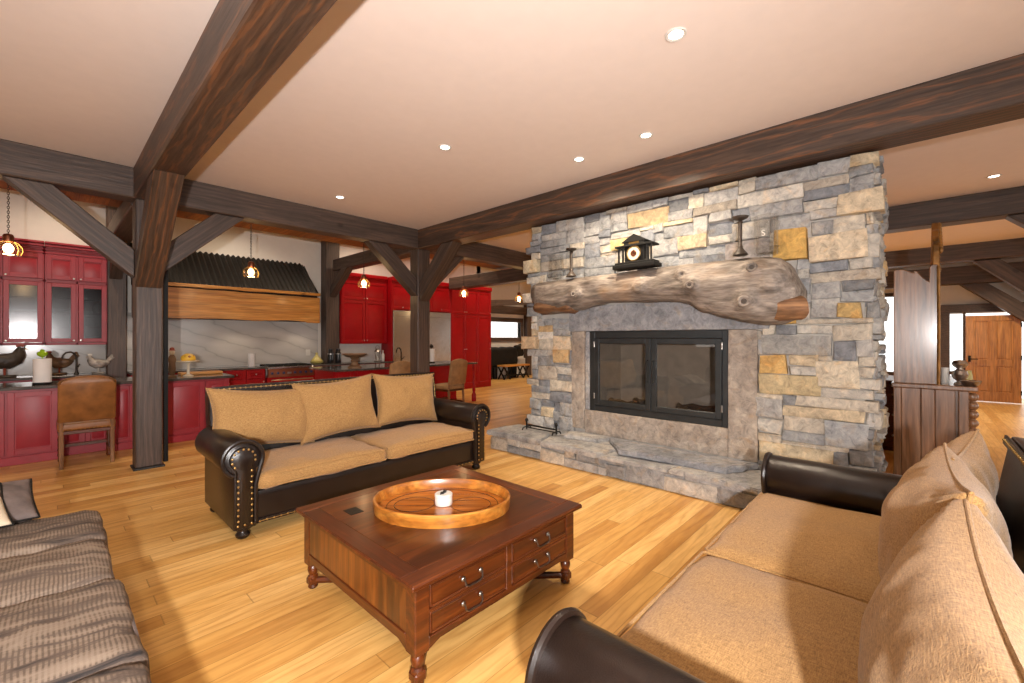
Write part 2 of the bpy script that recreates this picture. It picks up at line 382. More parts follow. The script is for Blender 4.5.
    def lathe(s, prof, c=(0, 0, 0), n=20, mat=None, sx=1, sy=1):
        b = bmesh.new(); rings = []
        for r, z in prof:
            if r < 1e-5: rings.append([b.verts.new((c[0], c[1], c[2] + z))])
            else: rings.append([b.verts.new((c[0] + sx * r * math.cos(2 * math.pi * k / n), c[1] + sy * r * math.sin(2 * math.pi * k / n), c[2] + z)) for k in range(n)])
        for A, B in zip(rings, rings[1:]):
            for k in range(n):
                q = [A[k % len(A)], A[(k + 1) % n % len(A)], B[(k + 1) % n % len(B)], B[k % len(B)]]
                q2 = []
                for v in q:
                    if v not in q2: q2.append(v)
                if len(q2) > 2: b.faces.new(q2)
        for ring, fl in ((rings[0], True), (rings[-1], False)):
            if len(ring) > 2: b.faces.new(ring[::-1] if fl else ring)
        return s._merge(b, mat)
    def tube(s, pts, r, n=8, closed=False):
        b = bmesh.new(); pts = [Vector(p) for p in pts]; k = len(pts); rings = []
        up = None
        for i, p in enumerate(pts):
            a = pts[(i - 1) % k] if (closed or i) else p
            c = pts[(i + 1) % k] if (closed or i < k - 1) else p
            d = (c - a); d = d.normalized() if d.length > 1e-9 else Vector((0, 0, 1))
            if up is None: up = d.orthogonal().normalized()
            up = (up - d * up.dot(d)); up = up.normalized() if up.length > 1e-6 else d.orthogonal().normalized()
            sd = d.cross(up); rr = r[i] if isinstance(r, (list, tuple)) else r
            rings.append([b.verts.new(p + (up * math.cos(2 * math.pi * j / n) + sd * math.sin(2 * math.pi * j / n)) * rr) for j in range(n)])
        for i in range(k if closed else k - 1):
            A, B = rings[i], rings[(i + 1) % k]
            for j in range(n): b.faces.new((A[j], A[(j + 1) % n], B[(j + 1) % n], B[j]))
        if not closed: b.faces.new(rings[0][::-1]); b.faces.new(rings[-1])
        bmesh.ops.recalc_face_normals(b, faces=list(b.faces))
        return s._merge(b)
    def prism(s, poly, a, c, axis='y', bev=0.):
        """extrude a 2D outline along an axis from a to c"""
        b = bmesh.new()
        def V(p, t): return {'x': (t, p[0], p[1]), 'y': (p[0], t, p[1]), 'z': (p[0], p[1], t)}[axis]
        A = [b.verts.new(V(p, a)) for p in poly]; B = [b.verts.new(V(p, c)) for p in poly]
        b.faces.new(A); b.faces.new(B[::-1])
        for i in range(len(poly)):
            j = (i + 1) % len(poly); b.faces.new((A[i], B[i], B[j], A[j]))
        bmesh.ops.recalc_face_normals(b, faces=list(b.faces))
        if bev: bmesh.ops.bevel(b, geom=[e for e in b.edges], offset=bev, segments=1, affect='EDGES')
        return s._merge(b)
    def build(s, name, mat, parent=None, smooth=True, angle=33):
        bmesh.ops.recalc_face_normals(s.bm, faces=list(s.bm.faces))
        me = bpy.data.meshes.new(name); s.bm.to_mesh(me); s.bm.free()
        if smooth:
            me.polygons.foreach_set('use_smooth', [True] * len(me.polygons))
            try: me.set_sharp_from_angle(angle=R(angle))
            except Exception: pass
        me.materials.append(mat)
        o = bpy.data.objects.new(name, me); COL.objects.link(o)
        if parent is not None: o.parent = parent
        return o
def tag(o, label=None, cat=None, group=None, kind=None):
    for k, v in (('label', label), ('category', cat), ('group', group), ('kind', kind)):
        if v: o[k] = v
    return o
def thing(name, label, cat, loc=(0, 0, 0), rz=0., group=None):
    o = bpy.data.objects.new(name, None); COL.objects.link(o); o.empty_display_size = .1
    o.location = loc; o.rotation_euler = (0, 0, rz); return tag(o, label, cat, group)
def copy_tree(o, parent=None):
    c = o.copy(); COL.objects.link(c)
    if parent is not None: c.parent = parent
    for ch in list(o.children): copy_tree(ch, c)
    return c
def struct(name, mb, mat): return tag(mb.build(name, mat), kind='structure')
def T(x, y, z): return Matrix.Translation((x, y, z))
def RX(a): return Matrix.Rotation(R(a), 4, 'X')
def RY(a): return Matrix.Rotation(R(a), 4, 'Y')
def RZ(a): return Matrix.Rotation(R(a), 4, 'Z')

# ------------------------------------------------------------------ setting
CZ = 3.42
struct('floor', MB().box((-4.2, -4.7, -.1), (16.5, 12.5, 0), 0), M['floor'])
struct('ceiling', MB().box((-4.2, -4.7, CZ), (16.5, 6.70, CZ + .12), 0), M['ceiling'])
struct('ceiling_kitchen', MB().box((-4.2, 7.9, 4.4), (16.5, 12.5, 4.5), 0), M['ceiling'])
# plank soffit over the kitchen side of the long beam
struct('ceiling_planks', MB().box((-4.2, 6.70, 3.265), (16.5, 7.9, 3.32), 0), M['soffit'])
struct('wall_soffit', MB().box((-4.2, 7.82, 3.321), (16.5, 7.9, 4.4), 0), M['wall'])
struct('wall_north', MB().box((-4.2, 10.2, 0), (9.46, 10.35, 4.4), 0), M['wall'])
def pierced_wall(name, axis, pos, thick, lo, hi, z1, holes, mat):
    """wall along x or y with rectangular openings (a0,a1,z0,z1)"""
    mb = MB()
    def bx(a0, a1, z0, zz):
        if a1 - a0 < .001 or zz - z0 < .001: return
        if axis == 'x': mb.box((a0, pos, z0), (a1, pos + thick, zz), 0)
        else: mb.box((pos, a0, z0), (pos + thick, a1, zz), 0)
    cur = lo
    for (a0, a1, za, zb) in sorted(holes):
        bx(cur, a0, 0, z1); bx(a0, a1, 0, za); bx(a0, a1, zb, z1); cur = a1
    bx(cur, hi, 0, z1)
    return struct(name, mb, mat)
def window(n, axis, pos, a0, a1, z0, z1, mat, fw=.09, depth=.12, mull=1, door=False):
    def pt(a, d, z): return (a, pos + d, z) if axis == 'x' else (pos + d, a, z)
    mb = MB()
    mb.box(pt(a0 - fw, -.03, z1), pt(a1 + fw, depth, z1 + fw)); 
    if z0 > .05: mb.box(pt(a0 - fw, -.05, z0 - fw), pt(a1 + fw, depth, z0))
    mb.box(pt(a0 - fw, -.03, z0), pt(a0, depth, z1)); mb.box(pt(a1, -.03, z0), pt(a1 + fw, depth, z1))
    for k in range(1, mull):
        a = a0 + (a1 - a0) * k / mull; mb.box(pt(a - .025, .02, z0), pt(a + .025, .09, z1))
    w = struct('window_%d' % n if not door else 'door_%d' % n, mb, mat)
    p = MB().box(pt(a0, .05, z0), pt(a1, .056, z1), 0).build('window_pane', M['pane'], w)
    return w
WW = [(-3.2, -1.2, .5, 2.6), (-.7, 1.3, .5, 2.6), (3.62, 3.90, .25, 2.5), (4.19, 4.40, .6, 2.5)]
pierced_wall('wall_west', 'y', -4.2, -.15, -4.7, 12.5, 4.4, WW, M['wall'])
for i, h in enumerate(WW): window(i + 1, 'y', -4.2, h[0], h[1], h[2], h[3], M['timber'], mull=2 if h[1] - h[0] > 1 else 1)
WS = [(-2.8, -.8, .3, 2.6), (0., 2.2, .3, 2.6), (3.0, 5.0, .3, 2.6), (8.0, 10.0, .3, 2.6)]
pierced_wall('wall_south', 'x', -4.7, -.15, -4.2, 16.5, 3.6, WS, M['wall'])
for i, h in enumerate(WS): window(i + 10, 'x', -4.7, h[0], h[1], h[2], h[3], M['timber'], mull=2)
# east wall with the front doorway
pierced_wall('wall_east', 'y', 15.3, .15, -4.7, 11.6, 4.4, [(-.83, -.60, 0, 2.1), (-1.95, -.85, 0, 2.1), (.30, 1.25, .6, 2.6)], M['wall'])
tr = MB()
tr.box((15.2, -.60, 0), (15.34, -.44, 2.31)); tr.box((15.18, -2.1, 2.12), (15.34, -.30, 2.32)); tr.box((15.2, -.87, 0), (15.34, -.83, 2.12)); tr.box((15.2, -.84, .60), (15.34, -.6, .68))
struct('trim_1', tr, M['timber'])
struct('door_2', MB().box((15.33, -.83, .1), (15.336, -.6, 2.1), 0), M['pane'])
window(20, 'y', 15.3, .30, 1.25, .6, 2.6, M['timber'])
# great room wall beyond the kitchen
pierced_wall('wall_great_room', 'x', 11.6, .15, 9.46, 16.5, 4.4, [(11.0, 12.92, 1.52, 2.12)], M['wall'])
window(21, 'x', 11.6, 11.0, 12.92, 1.52, 2.12, M['timber'], fw=.16)
struct('wall_kitchen_end', MB().box((9.30, 10.2, 0), (9.46, 11.6, 4.4), 0), M['wall'])
struct('trim_2', MB().box((9.5, 11.42, 2.42), (16.4, 11.6, 2.72)), M['timber'])
# marble slab backsplash behind the range
struct('trim_3', MB().box((-.5, 10.17, .93), (4.3, 10.2, 1.95), 0), M['marble'])
struct('trim_4', MB().box((4.75, 10.17, .93), (5.95, 10.2, 1.4), 0), M['white'])

# ------------------------------------------------------------------ timber frame
def timber(name, p0, p1, w, h, label, cat, mat='timber', up=(0, 0, 1), bev=.012):
    p0, p1 = Vector(p0), Vector(p1); d = p1 - p0; ln = d.length; x = d.normalized()
    z = Vector(up); z = (z - x * z.dot(x)); z = z.normalized() if z.length > 1e-4 else Vector((0, -1, 0)); y = z.cross(x)
    o = MB().box((0, -w / 2, -h / 2), (ln, w / 2, h / 2), bev).build(name, M[mat])
    o.matrix_world = Matrix.Translation(p0) @ Matrix((x, y, z)).transposed().to_4x4()
    return tag(o, label, cat)
BH = .34; BZ = CZ - BH / 2
timber('ceiling_beam', (.80, -4.6, BZ), (.80, 6.44, BZ), .27, BH, 'long dark ceiling beam running overhead from near camera to kitchen post', 'beam', 'timber_warm_bounce')
timber('ceiling_beam', (-4.1, 6.57, BZ), (4.48, 6.57, BZ), .26, BH, 'dark beam across the front of the kitchen, crossing both posts', 'beam')
timber('ceiling_beam', (4.64, -4.6, BZ), (4.64, 6.70, BZ), .32, BH, 'dark ceiling beam running over the face of the stone fireplace', 'beam', 'timber_warm_bounce')
timber('ceiling_beam', (4.80, 6.57, BZ), (8.4, 6.57, BZ), .26, BH, 'dark beam continuing past the fireplace corner toward the great room', 'beam')
timber('ceiling_beam', (8.55, -4.6, BZ), (8.55, .6, BZ), .30, BH, 'ceiling beam behind the hutch, nearest one past the fireplace', 'beam')
timber('ceiling_beam', (7.85, 6.71, 3.03), (7.85, 9.62, 3.03), .28, .32, 'dark beam crossing behind the pendant by the fireplace edge', 'beam')
timber('ceiling_beam', (12.9, -4.6, BZ + .02), (12.9, 3.2, BZ + .02), .30, .38, 'second ceiling beam beyond the hutch, over the entry', 'beam')
timber('ceiling_beam', (15.0, -4.6, 3.0), (15.0, 3.2, 3.0), .30, .42, 'farthest beam over the front door wall', 'beam')
timber('ceiling_beam', (4.61, 6.72, 3.17), (4.61, 9.8, 3.17), .26, .26, 'beam from corner post back to the red wall cabinets', 'beam')
timber('ceiling_beam', (.80, 6.72, 3.17), (.80, 9.8, 3.17), .26, .26, 'beam running back from left post beside the glass cabinets', 'beam')
timber('timber_post', (.806, 6.575, 0.02), (.806, 6.575, 3.08), .245, .25, 'thick dark square timber post standing left of the sofa', 'post', up=(0, 1, 0))
tag(MB().box((.665, 6.43, 0), (.947, 6.72, .02), .003).build('post_plate', M['steel_black']), 'flat steel base plate under the left timber post', 'base plate')
timber('timber_post', (.99, 6.70, 0), (.99, 6.70, 3.07), .045, .05, 'thin black steel post just right of the thick timber post', 'post', 'matte_black', up=(0, 1, 0), bev=.003)
timber('timber_post', (4.61, 6.575, 0), (4.61, 6.575, 3.08), .26, .25, 'dark square timber post at corner behind sofa, between bar chairs', 'post', up=(0, 1, 0))
timber('timber_post', (.815, 10.03, 0), (.815, 10.03, 4.38), .25, .24, 'dark post on the kitchen wall right of glass cabinets', 'post', up=(0, 1, 0))
timber('timber_post', (4.525, 10.03, .922), (4.525, 10.03, 4.38), .33, .26, 'dark post on the kitchen wall between hood and red cabinets', 'post', up=(0, 1, 0))
timber('timber_post', (13.25, 11.49, 0), (13.25, 11.49, 3.26), .28, .2, 'dark post on far wall right of the long window', 'post', up=(0, 1, 0))
# braces: mitred against the beam underside and the post face
def brace(axis, plane, w, beam, post, hw, label, mat='timber', gap=.002):
    """centre line from (a, z) under the beam to (a, z) on the post face, lying in the plane axis=plane"""
    (xb, zb), (xp, zp) = beam, post; zb -= gap
    xp += gap if xb > xp else -gap
    d = Vector((xp - xb, zp - zb)); ln = d.length; d /= ln; n = Vector((-d.y, d.x))
    loc = []
    for s in (1, -1):
        o = n * hw * s
        t0 = -o.y / d.y                       # hits z = zb
        t1 = ln - o.x / d.x                   # hits a = xp
        loc.append(((t0, s * hw), (t1, s * hw)))
    poly = [loc[0][0], loc[0][1], loc[1][1], loc[1][0]]
    o = MB().prism(poly, -w / 2, w / 2, 'y', .008).build('timber_brace', M[mat])
    X = Vector((d.x, 0, d.y)) if axis == 'y' else Vector((0, d.x, d.y))
    Zv = Vector((n.x, 0, n.y)) if axis == 'y' else Vector((0, n.x, n.y))
    Yv = Zv.cross(X)
    o.matrix_world = Matrix.Translation((xb, plane, zb) if axis == 'y' else (plane, xb, zb)) @ Matrix((X, Yv, Zv)).transposed().to_4x4()
    return tag(o, label, 'brace')
brace('y', 6.57, .18, (-.13, 3.08), (.683, 2.34), .115, 'diagonal brace left of the left post, above the tan chair')
brace('y', 6.575, .18, (1.62, 3.08), (.929, 2.42), .115, 'diagonal brace right of the left post, in front of hood')
brace('x', .80, .235, (5.38, 3.08), (6.45, 2.22), .115, 'brace in line with the overhead beam, its orange underside facing camera', 'timber_warm_bounce')
brace('y', 6.57, .18, (3.72, 3.08), (4.478, 2.40), .115, 'diagonal brace left of the corner post, toward the kitchen')
brace('x', 4.61, .21, (5.68, 3.08), (6.45, 2.31), .115, 'diagonal brace right of the corner post, toward the fireplace')
brace('x', 4.53, .16, (9.2, 3.04), (9.9, 2.55), .09, 'short brace under beam at the kitchen wall post')
brace('x', .80, .16, (9.3, 3.04), (9.91, 2.60), .09, 'short brace under beam beside the glass cabinets')
brace('y', 6.57, .16, (5.45, 3.08), (4.742, 2.40), .10, 'shadowed brace behind the corner post')
brace('x', 12.9, .22, (-1.02, 3.06), (-1.9, 2.18), .13, 'right diagonal brace above the open pine door, nearer one')
brace('x', 15.0, .22, (-.97, 2.79), (-2.2, 1.67), .15, 'farther diagonal brace just above the pine door')
brace('x', 8.55, .22, (-.98, 3.08), (-1.7, 2.4), .09, 'brace cut off by right edge of view, under nearest hall beam')
for (x, y, lb) in ((12.9, -2.03, 'hall post carrying the nearer diagonal brace, past right edge of view'), (15.0, -2.33, 'hall post beside the pine door, carrying the farther brace'), (8.55, -1.84, 'hall post under the nearest hall beam, past right edge of view')):
    timber('timber_post', (x, y, 0), (x, y, 3.08 if x != 15.0 else 2.79), .25, .25, lb, 'post', up=(0, 1, 0))
timber('ceiling_beam', (9.6, 10.2, 2.62), (13.1, 11.0, 2.92), .2, .2, 'low sloping rafter above the far long window', 'beam')

# ------------------------------------------------------------------ fireplace
FX = 4.70
fp = thing('stone_fireplace', 'large grey and tan ashlar stone fireplace with raised hearth and log mantel', 'fireplace', (FX, 2.1, 0))
PAL = [((.22, .23, .25), 4), ((.29, .295, .30), 7), ((.36, .355, .35), 8), ((.42, .405, .385), 7), ((.48, .45, .40), 5), ((.52, .465, .385), 4), ((.50, .41, .285), 2), ((.46, .32, .17), .6), ((.19, .195, .205), 2), ((.38, .335, .28), 3), ((.56, .52, .46), 2)]
def pick():
    t = rnd.random() * sum(w for _, w in PAL)
    for c, w in PAL:
        t -= w
        if t <= 0: break
    k = rnd.uniform(.88, 1.12); return tuple(x * k for x in c)
class Stones:
    def __init__(s): s.v = []; s.f = []; s.c = []
    def stone(s, fr, a0, a1, z0, z1, dep, back, col, gap=.0015, taper=.009):
        """fr maps (a, z, out) to local xyz; irregular rounded face"""
        n = 3; base = len(s.v)
        a0 += gap; a1 -= gap; z0 += gap; z1 -= gap
        j = min(.012, (z1 - z0) * .12)
        cor = {(i, k): (rnd.uniform(-j, j), rnd.uniform(-j, j)) for i in (0, 1) for k in (0, 1)}
        us = [0, .06, .35, .65, .94, 1]; idx = {}
        wa, wz = a1 - a0, z1 - z0
        for ring in ('back', 'face'):
            for i, u in enumerate(us):
                for k, v in enumerate(us):
                    edge = i in (0, 5) or k in (0, 5)
                    if ring == 'back' and not edge: continue
                    cx = sum(cor[(p, q)][0] * (u if p else 1 - u) * (v if q else 1 - v) for p in (0, 1) for q in (0, 1))
                    cz = sum(cor[(p, q)][1] * (u if p else 1 - u) * (v if q else 1 - v) for p in (0, 1) for q in (0, 1))
                    uu = u if 0 < i < 5 else (.0 if i == 0 else 1.)
                    a = a0 + wa * uu + cx; z = z0 + wz * v + cz
                    if ring == 'back': out = -back
                    elif edge: out = dep - taper + rnd.uniform(-.004, .003)
                    else: out = dep + rnd.uniform(-.010, .010)
                    idx[(ring, i, k)] = len(s.v); s.v.append(fr(a, z, out))
        for i in range(5):
            for k in range(5):
                s.f.append((idx[('face', i, k)], idx[('face', i + 1, k)], idx[('face', i + 1, k + 1)], idx[('face', i, k + 1)])); s.c.append(col)
        per = [(i, 0) for i in range(5)] + [(5, k) for k in range(5)] + [(i, 5) for i in range(5, 0, -1)] + [(0, k) for k in range(5, 0, -1)]
        for p, q in zip(per, per[1:] + per[:1]):
            s.f.append((idx[('back', *p)], idx[('back', *q)], idx[('face', *q)], idx[('face', *p)])); s.c.append(col)
    def build(s, name, parent):
        me = bpy.data.meshes.new(name); me.from_pydata(s.v, [], s.f); me.update()
        at = me.attributes.new('tint', 'FLOAT_COLOR', 'FACE')
        at.data.foreach_set('color', [x for c in s.c for x in (*c, 1)])
        b = bmesh.new(); b.from_mesh(me); bmesh.ops.recalc_face_normals(b, faces=list(b.faces)); b.to_mesh(me); b.free()
        me.polygons.foreach_set('use_smooth', [True] * len(me.polygons)); me.set_sharp_from_angle(angle=R(38))
        me.materials.append(M['stone']); o = bpy.data.objects.new(name, me); COL.objects.link(o); o.parent = parent; return o
def fill(st, fr, A0, A1, Z0, Z1, ban, cw=.055, ch=.046, ragged=(0, 0), dep=(.0, .045), wr=(3, 10), hr=(2, 5), preset=()):
    na = int(round((A1 - A0) / cw)); nz = int(round((Z1 - Z0) / ch)); cw = (A1 - A0) / na; ch = (Z1 - Z0) / nz
    occ = [[False] * nz for _ in range(na)]
    for i in range(na):
        for k in range(nz):
            a, z = A0 + (i + .5) * cw, Z0 + (k + .5) * ch
            if any(b[0] < a < b[1] and b[2] < z < b[3] for b in ban): occ[i][k] = True
    for (a0, a1, z0, z1, col, dd) in preset:
        i0, i1 = int(round((a0 - A0) / cw)), int(round((a1 - A0) / cw)); k0, k1 = int(round((z0 - Z0) / ch)), int(round((z1 - Z0) / ch))
        if any(occ[i][k] for i in range(max(0,i0), min(na,i1)) for k in range(max(0,k0), min(nz,k1))): continue
        for i in range(max(0, i0), min(na, i1)):
            for k in range(max(0, k0), min(nz, k1)): occ[i][k] = True
        st.stone(fr, a0, a1, A := Z0 + k0 * ch, Z0 + k1 * ch, dd, .12, col)
    for k in range(nz):
        for i in range(na):
            if occ[i][k]: continue
            w = rnd.randint(*wr); h = rnd.choice([hr[0]] + list(range(hr[0], hr[1])))
            if w > 6: h = min(h, 3)
            w = min(w, na - i); h = min(h, nz - k)
            ww = 0
            while ww < w and not occ[i + ww][k]: ww += 1
            w = ww
            if i + w < na and not occ[i + w][k] and (i + w + 1 >= na or occ[i + w + 1][k]): w += 1   # no slivers
            hh = 0
            while hh < h and not any(occ[i + q][k + hh] for q in range(w)): hh += 1
            h = hh
            for q in range(w):
                for t in range(h): occ[i + q][k + t] = True
            a0, a1 = A0 + i * cw, A0 + (i + w) * cw; d = rnd.uniform(*dep)
            if i == 0 and ragged[0]: a0 -= rnd.choice([0, 0, .03, ragged[0]]); d = max(d, .01)
            if i + w >= na and ragged[1]: a1 += rnd.choice([0, 0, .02, ragged[1]])
            st.stone(fr, a0, a1, Z0 + k * ch, Z0 + (k + h) * ch, d, .12, pick())
ZT = 3.058
front = lambda a, z, o: (-o, a - 2.1, z)              # fp-local; wall face looks toward -X
ban = [(1.12, 3.29, .0, 1.60), (1.12, 3.33, 1.55, 1.80), (.78, 3.80, 1.78, 2.22)]
GOLD = (.54, .33, .10)
st = Stones()
fill(st, front, .26, 3.98, .0, ZT, ban, ragged=(.04, .10), preset=[
    (.72, .98, 2.24, 2.50, GOLD, .10), (.30, .70, 2.20, 2.40, (.60, .50, .37), .06), (.20, .50, 2.56, 2.72, (.60, .50, .36), .07), (1.02, 1.42, 2.24, 2.44, (.26, .235, .23), .03),
    (.55, 1.10, 1.36, 1.54, (.33, .32, .30), .035), (.88, 1.11, 1.14, 1.36, (.56, .36, .14), .04), (.62, 1.11, .96, 1.14, (.50, .40, .24), .04), (.20, .58, 1.30, 1.45, (.38, .36, .31), .09),
    (.35, .66, 1.08, 1.32, (.60, .52, .40), .04), (.52, 1.11, .34, .53, (.55, .46, .32), .03), (.30, .60, .54, .80, (.36, .37, .38), .05), (.80, 1.11, 1.6, 1.78, GOLD, .02),
    (.34, .50, 1.66, 1.80, (.48, .33, .14), .07), (3.30, 3.58, 1.36, 1.54, (.62, .50, .36), .05), (3.34, 3.60, 1.16, 1.36, (.55, .38, .2), .035), (3.56, 3.9, 1.2, 1.4, (.12, .12, .13), .02),
    (3.84, 4.09, 2.42, 2.60, (.55, .47, .33), .09), (3.85, 4.10, 1.98, 2.12, (.62, .55, .46), .09), (3.86, 4.12, 1.34, 1.54, (.52, .38, .24), .09), (2.36, 2.72, 2.56, 2.68, (.60, .45, .22), .04), (1.6, 1.9, 2.46, 2.6, (.5, .4, .27), .03), (2.0, 2.5, 2.8, 2.95, (.45, .33, .2), .03)])
side_r = lambda a, z, o: (a, -(2.1 - .29) - o, z)      # right end, a runs back along +X
fill(st, side_r, .02, 1.05, .0, ZT, [], cw=.06, dep=(.0, .085), wr=(2, 6), hr=(1, 4), ragged=(0, .05))
side_l = lambda a, z, o: (a, (3.96 - 2.1) + o, z)
fill(st, side_l, .02, 1.05, .0, ZT, [], cw=.08, dep=(.0, .06), wr=(3, 7), hr=(2, 5))
st.build('stone_veneer', fp)
core = MB(); core.box((.015, 1.1 - 2.1 - .78, 0), (1.0, 1.30 - 2.1, ZT), 0); core.box((.015, 3.10 - 2.1, 0), (1.0, 3.95 - 2.1, ZT), 0)
core.box((.015, 1.30 - 2.1, 1.62), (1.0, 3.10 - 2.1, ZT), 0); core.box((.015, 1.30 - 2.1, 0), (1.0, 3.10 - 2.1, .42), 0); core.box((.85, 1.30 - 2.1, .4), (1.0, 3.10 - 2.1, 1.7), 0)
core.build('core', M['mortar'], fp)
def slabpart(name, mat, x0, x1, y0, y1, z0, z1, bev=.012, label=None):
    o = MB().rbox((x0, y0 - 2.1, z0), (x1, y1 - 2.1, z1), bev, 10, 0, .004, rnd.random() * 9).build(name, M[mat], fp)
    if label: o['label'] = label
    return o
slabpart('lintel', 'lintel', -.055, .12, 1.02, 3.32, 1.585, 1.90, label='dark grey stone lintel')
slabpart('jamb', 'jamb', -.045, .12, 1.12, 1.385, .30, 1.585, label='wide tan stone jamb on the right')
slabpart('jamb', 'jamb', -.04, .12, 3.09, 3.29, .34, 1.585, label='tan stone jamb on the left')
slabpart('jamb', 'lintel', -.025, .12, 3.02, 3.088, .59, 1.585)
slabpart('sill', 'jamb', -.035, .12, 1.386, 3.088, .30, .59)
# firebox
fb = MB(); fb.box((.12, 1.36 - 2.1, .57), (.80, 3.04 - 2.1, .60), 0); fb.box((.12, 1.36 - 2.1, 1.58), (.80, 3.04 - 2.1, 1.61), 0)
fb.box((.78, 1.36 - 2.1, .57), (.82, 3.04 - 2.1, 1.6), 0)
fb.box((.10, 1.34 - 2.1, .57), (.80, 1.37 - 2.1, 1.6), 0); fb.box((.10, 3.03 - 2.1, .57), (.80, 3.06 - 2.1, 1.6), 0)
fb.build('firebox', M['refractory'], fp)
fr_ = MB(); y0, y1, z0, z1 = 1.39 - 2.1, 3.02 - 2.1, .592, 1.582
fr_.box((-.02, y0, z0), (.05, y0 + .055, z1)); fr_.box((-.02, y1 - .075, z0), (.05, y1, z1)); fr_.box((-.02, y0 + .055, z1 - .085), (.05, y1 - .075, z1)); fr_.box((-.02, y0 + .055, z0), (.05, y1 - .075, z0 + .075))
fr_.build('door_surround', M['steel_black'], fp)
mid = (y0 + y1) / 2
for a, b in ((y0 + .058, mid - .004), (mid + .004, y1 - .078)):
    d = MB(); za, zb = z0 + .078, z1 - .088; w = .062
    d.box((-.032, a, za), (-.002, a + w, zb)); d.box((-.032, b - w, za), (-.002, b, zb)); d.box((-.032, a + w, zb - w), (-.002, b - w, zb)); d.box((-.032, a + w, za), (-.002, b - w, za + w))
    do = d.build('fire_door', M['steel_black'], fp)
    MB().box((-.018, a + w - .004, za + w - .004), (-.014, b - w + .004, zb - w + .004), 0).build('glass_pane', M['fire_glass'], do)
    hy = b - .03 if b < mid + .01 and a < mid - .1 else a + .03
    MB().tube([(-.032, hy, 1.0), (-.07, hy, 1.0), (-.07, hy, 1.24), (-.032, hy, 1.24)], .009).build('handle', M['iron'], do)
    hx = a - .005 if a < mid - .1 else b + .005
    for hz in (.78, 1.42):
        MB().cyl((-.035, hx, hz - .035), (-.035, hx, hz + .035), .011).build('hinge', M['pewter'], do)
# mantel log
prof = [(3.92, 2.20, 2.04, .12), (3.84, 2.235, 1.96, .24), (3.7, 2.245, 1.87, .32), (3.5, 2.25, 1.815, .35), (3.3, 2.25, 1.82, .37), (3.1, 2.25, 1.85, .38), (2.9, 2.25, 1.89, .37), (2.7, 2.25, 1.92, .36), (2.4, 2.255, 1.91, .36), (2.1, 2.26, 1.89, .37), (1.85, 2.26, 1.875, .38), (1.70, 2.26, 1.845, .40), (1.55, 2.255, 1.755, .42), (1.35, 2.25, 1.69, .44), (1.15, 2.25, 1.645, .45), (1.0, 2.24, 1.625, .45), (.90, 2.22, 1.625, .44), (.82, 2.16, 1.65, .42), (.76, 2.02, 1.70, .38), (.72, 1.93, 1.76, .30)]
b = bmesh.new(); rings = []; NS = 72
import bisect
ys = [p[0] for p in prof][::-1]
def interp(y):
    y = max(.7201, min(3.9199, y))
    for p, q in zip(prof, prof[1:]):
        if q[0] <= y <= p[0]:
            t = (p[0] - y) / (p[0] - q[0]); t = t * t * (3 - 2 * t) * .5 + t * .5
            return [p[i] + (q[i] - p[i]) * t for i in range(4)]
KN = [(1.07, 2.13, .07), (1.13, 1.83, .085), (1.62, 2.02, .075), (1.72, 2.14, .05), (3.02, 2.03, .06), (2.2, 2.05, .04), (.93, 1.95, .04)]
K = 150
for i in range(K + 1):
    y = 3.92 + (.72 - 3.92) * i / K; _, zt, zb, dx = interp(y)
    ring = []
    for j in range(NS):
        a = 2 * math.pi * j / NS; ca, sa = math.cos(a), math.sin(a)
        e = .72
        ox = abs(ca) ** e * (1 if ca > 0 else -1); oz = abs(sa) ** e * (1 if sa > 0 else -1)
        x = -dx * .5 - dx * .5 * ox + .04; z = (zt + zb) / 2 + (zt - zb) / 2 * oz
        nz_ = noise.noise(Vector((y * 2.5, a * 1.2, 3))) * .022 + noise.noise(Vector((y * 6, x * 9, z * 9))) * .012
        if sa < .55:
            x -= nz_ * (.5 + .5 * max(ca, 0)) * 1.5; z += nz_ * .6
        for ky, kz, kh in KN:
            if ca > .2:
                rr = math.hypot(y - ky, (z - kz))
                x -= kh * math.exp(-(rr / .065) ** 2) - kh * 1.1 * math.exp(-(rr / .024) ** 2)
        ring.append(b.verts.new((x, y - 2.1, z)))
    rings.append(ring)
for A, B in zip(rings, rings[1:]):
    for j in range(NS): b.faces.new((A[j], A[(j + 1) % NS], B[(j + 1) % NS], B[j]))
b.faces.new(rings[0]); b.faces.new(rings[-1][::-1])
mb = MB(); mb._merge(b); mantel = mb.build('mantel', M['mantel'], fp, angle=60); mantel['label'] = 'weathered log mantel with knots'
# knots on the face of the log
for ky, kz, kr in ((1.07, 2.13, .034), (1.13, 1.83, .040), (1.62, 2.02, .030), (3.02, 2.03, .026)):
    near = sorted(mantel.data.vertices, key=lambda v: (v.co.y - (ky - 2.1)) ** 2 + (v.co.z - kz) ** 2 + (100 if v.co.x > -.12 else 0))[:12]
    fx = min(v.co.x for v in near)
    k_ = MB().lathe([(kr * 1.5, -.03), (kr * 1.35, .004), (kr * 1.05, .012), (kr * .85, .010), (kr * .7, .004), (kr * .45, .006), (0, .003)], n=18, mat=T(fx, ky - 2.1, kz) @ RY(-90) @ RX(12)).build('knot', M['mantel'], mantel, angle=80)
    MB().lathe([(kr * .66, -.01), (kr * .6, .0055), (kr * .3, .008), (0, .006)], n=14, mat=T(fx, ky - 2.1, kz) @ RY(-90) @ RX(12)).build('knot_heart', M['char'], mantel)
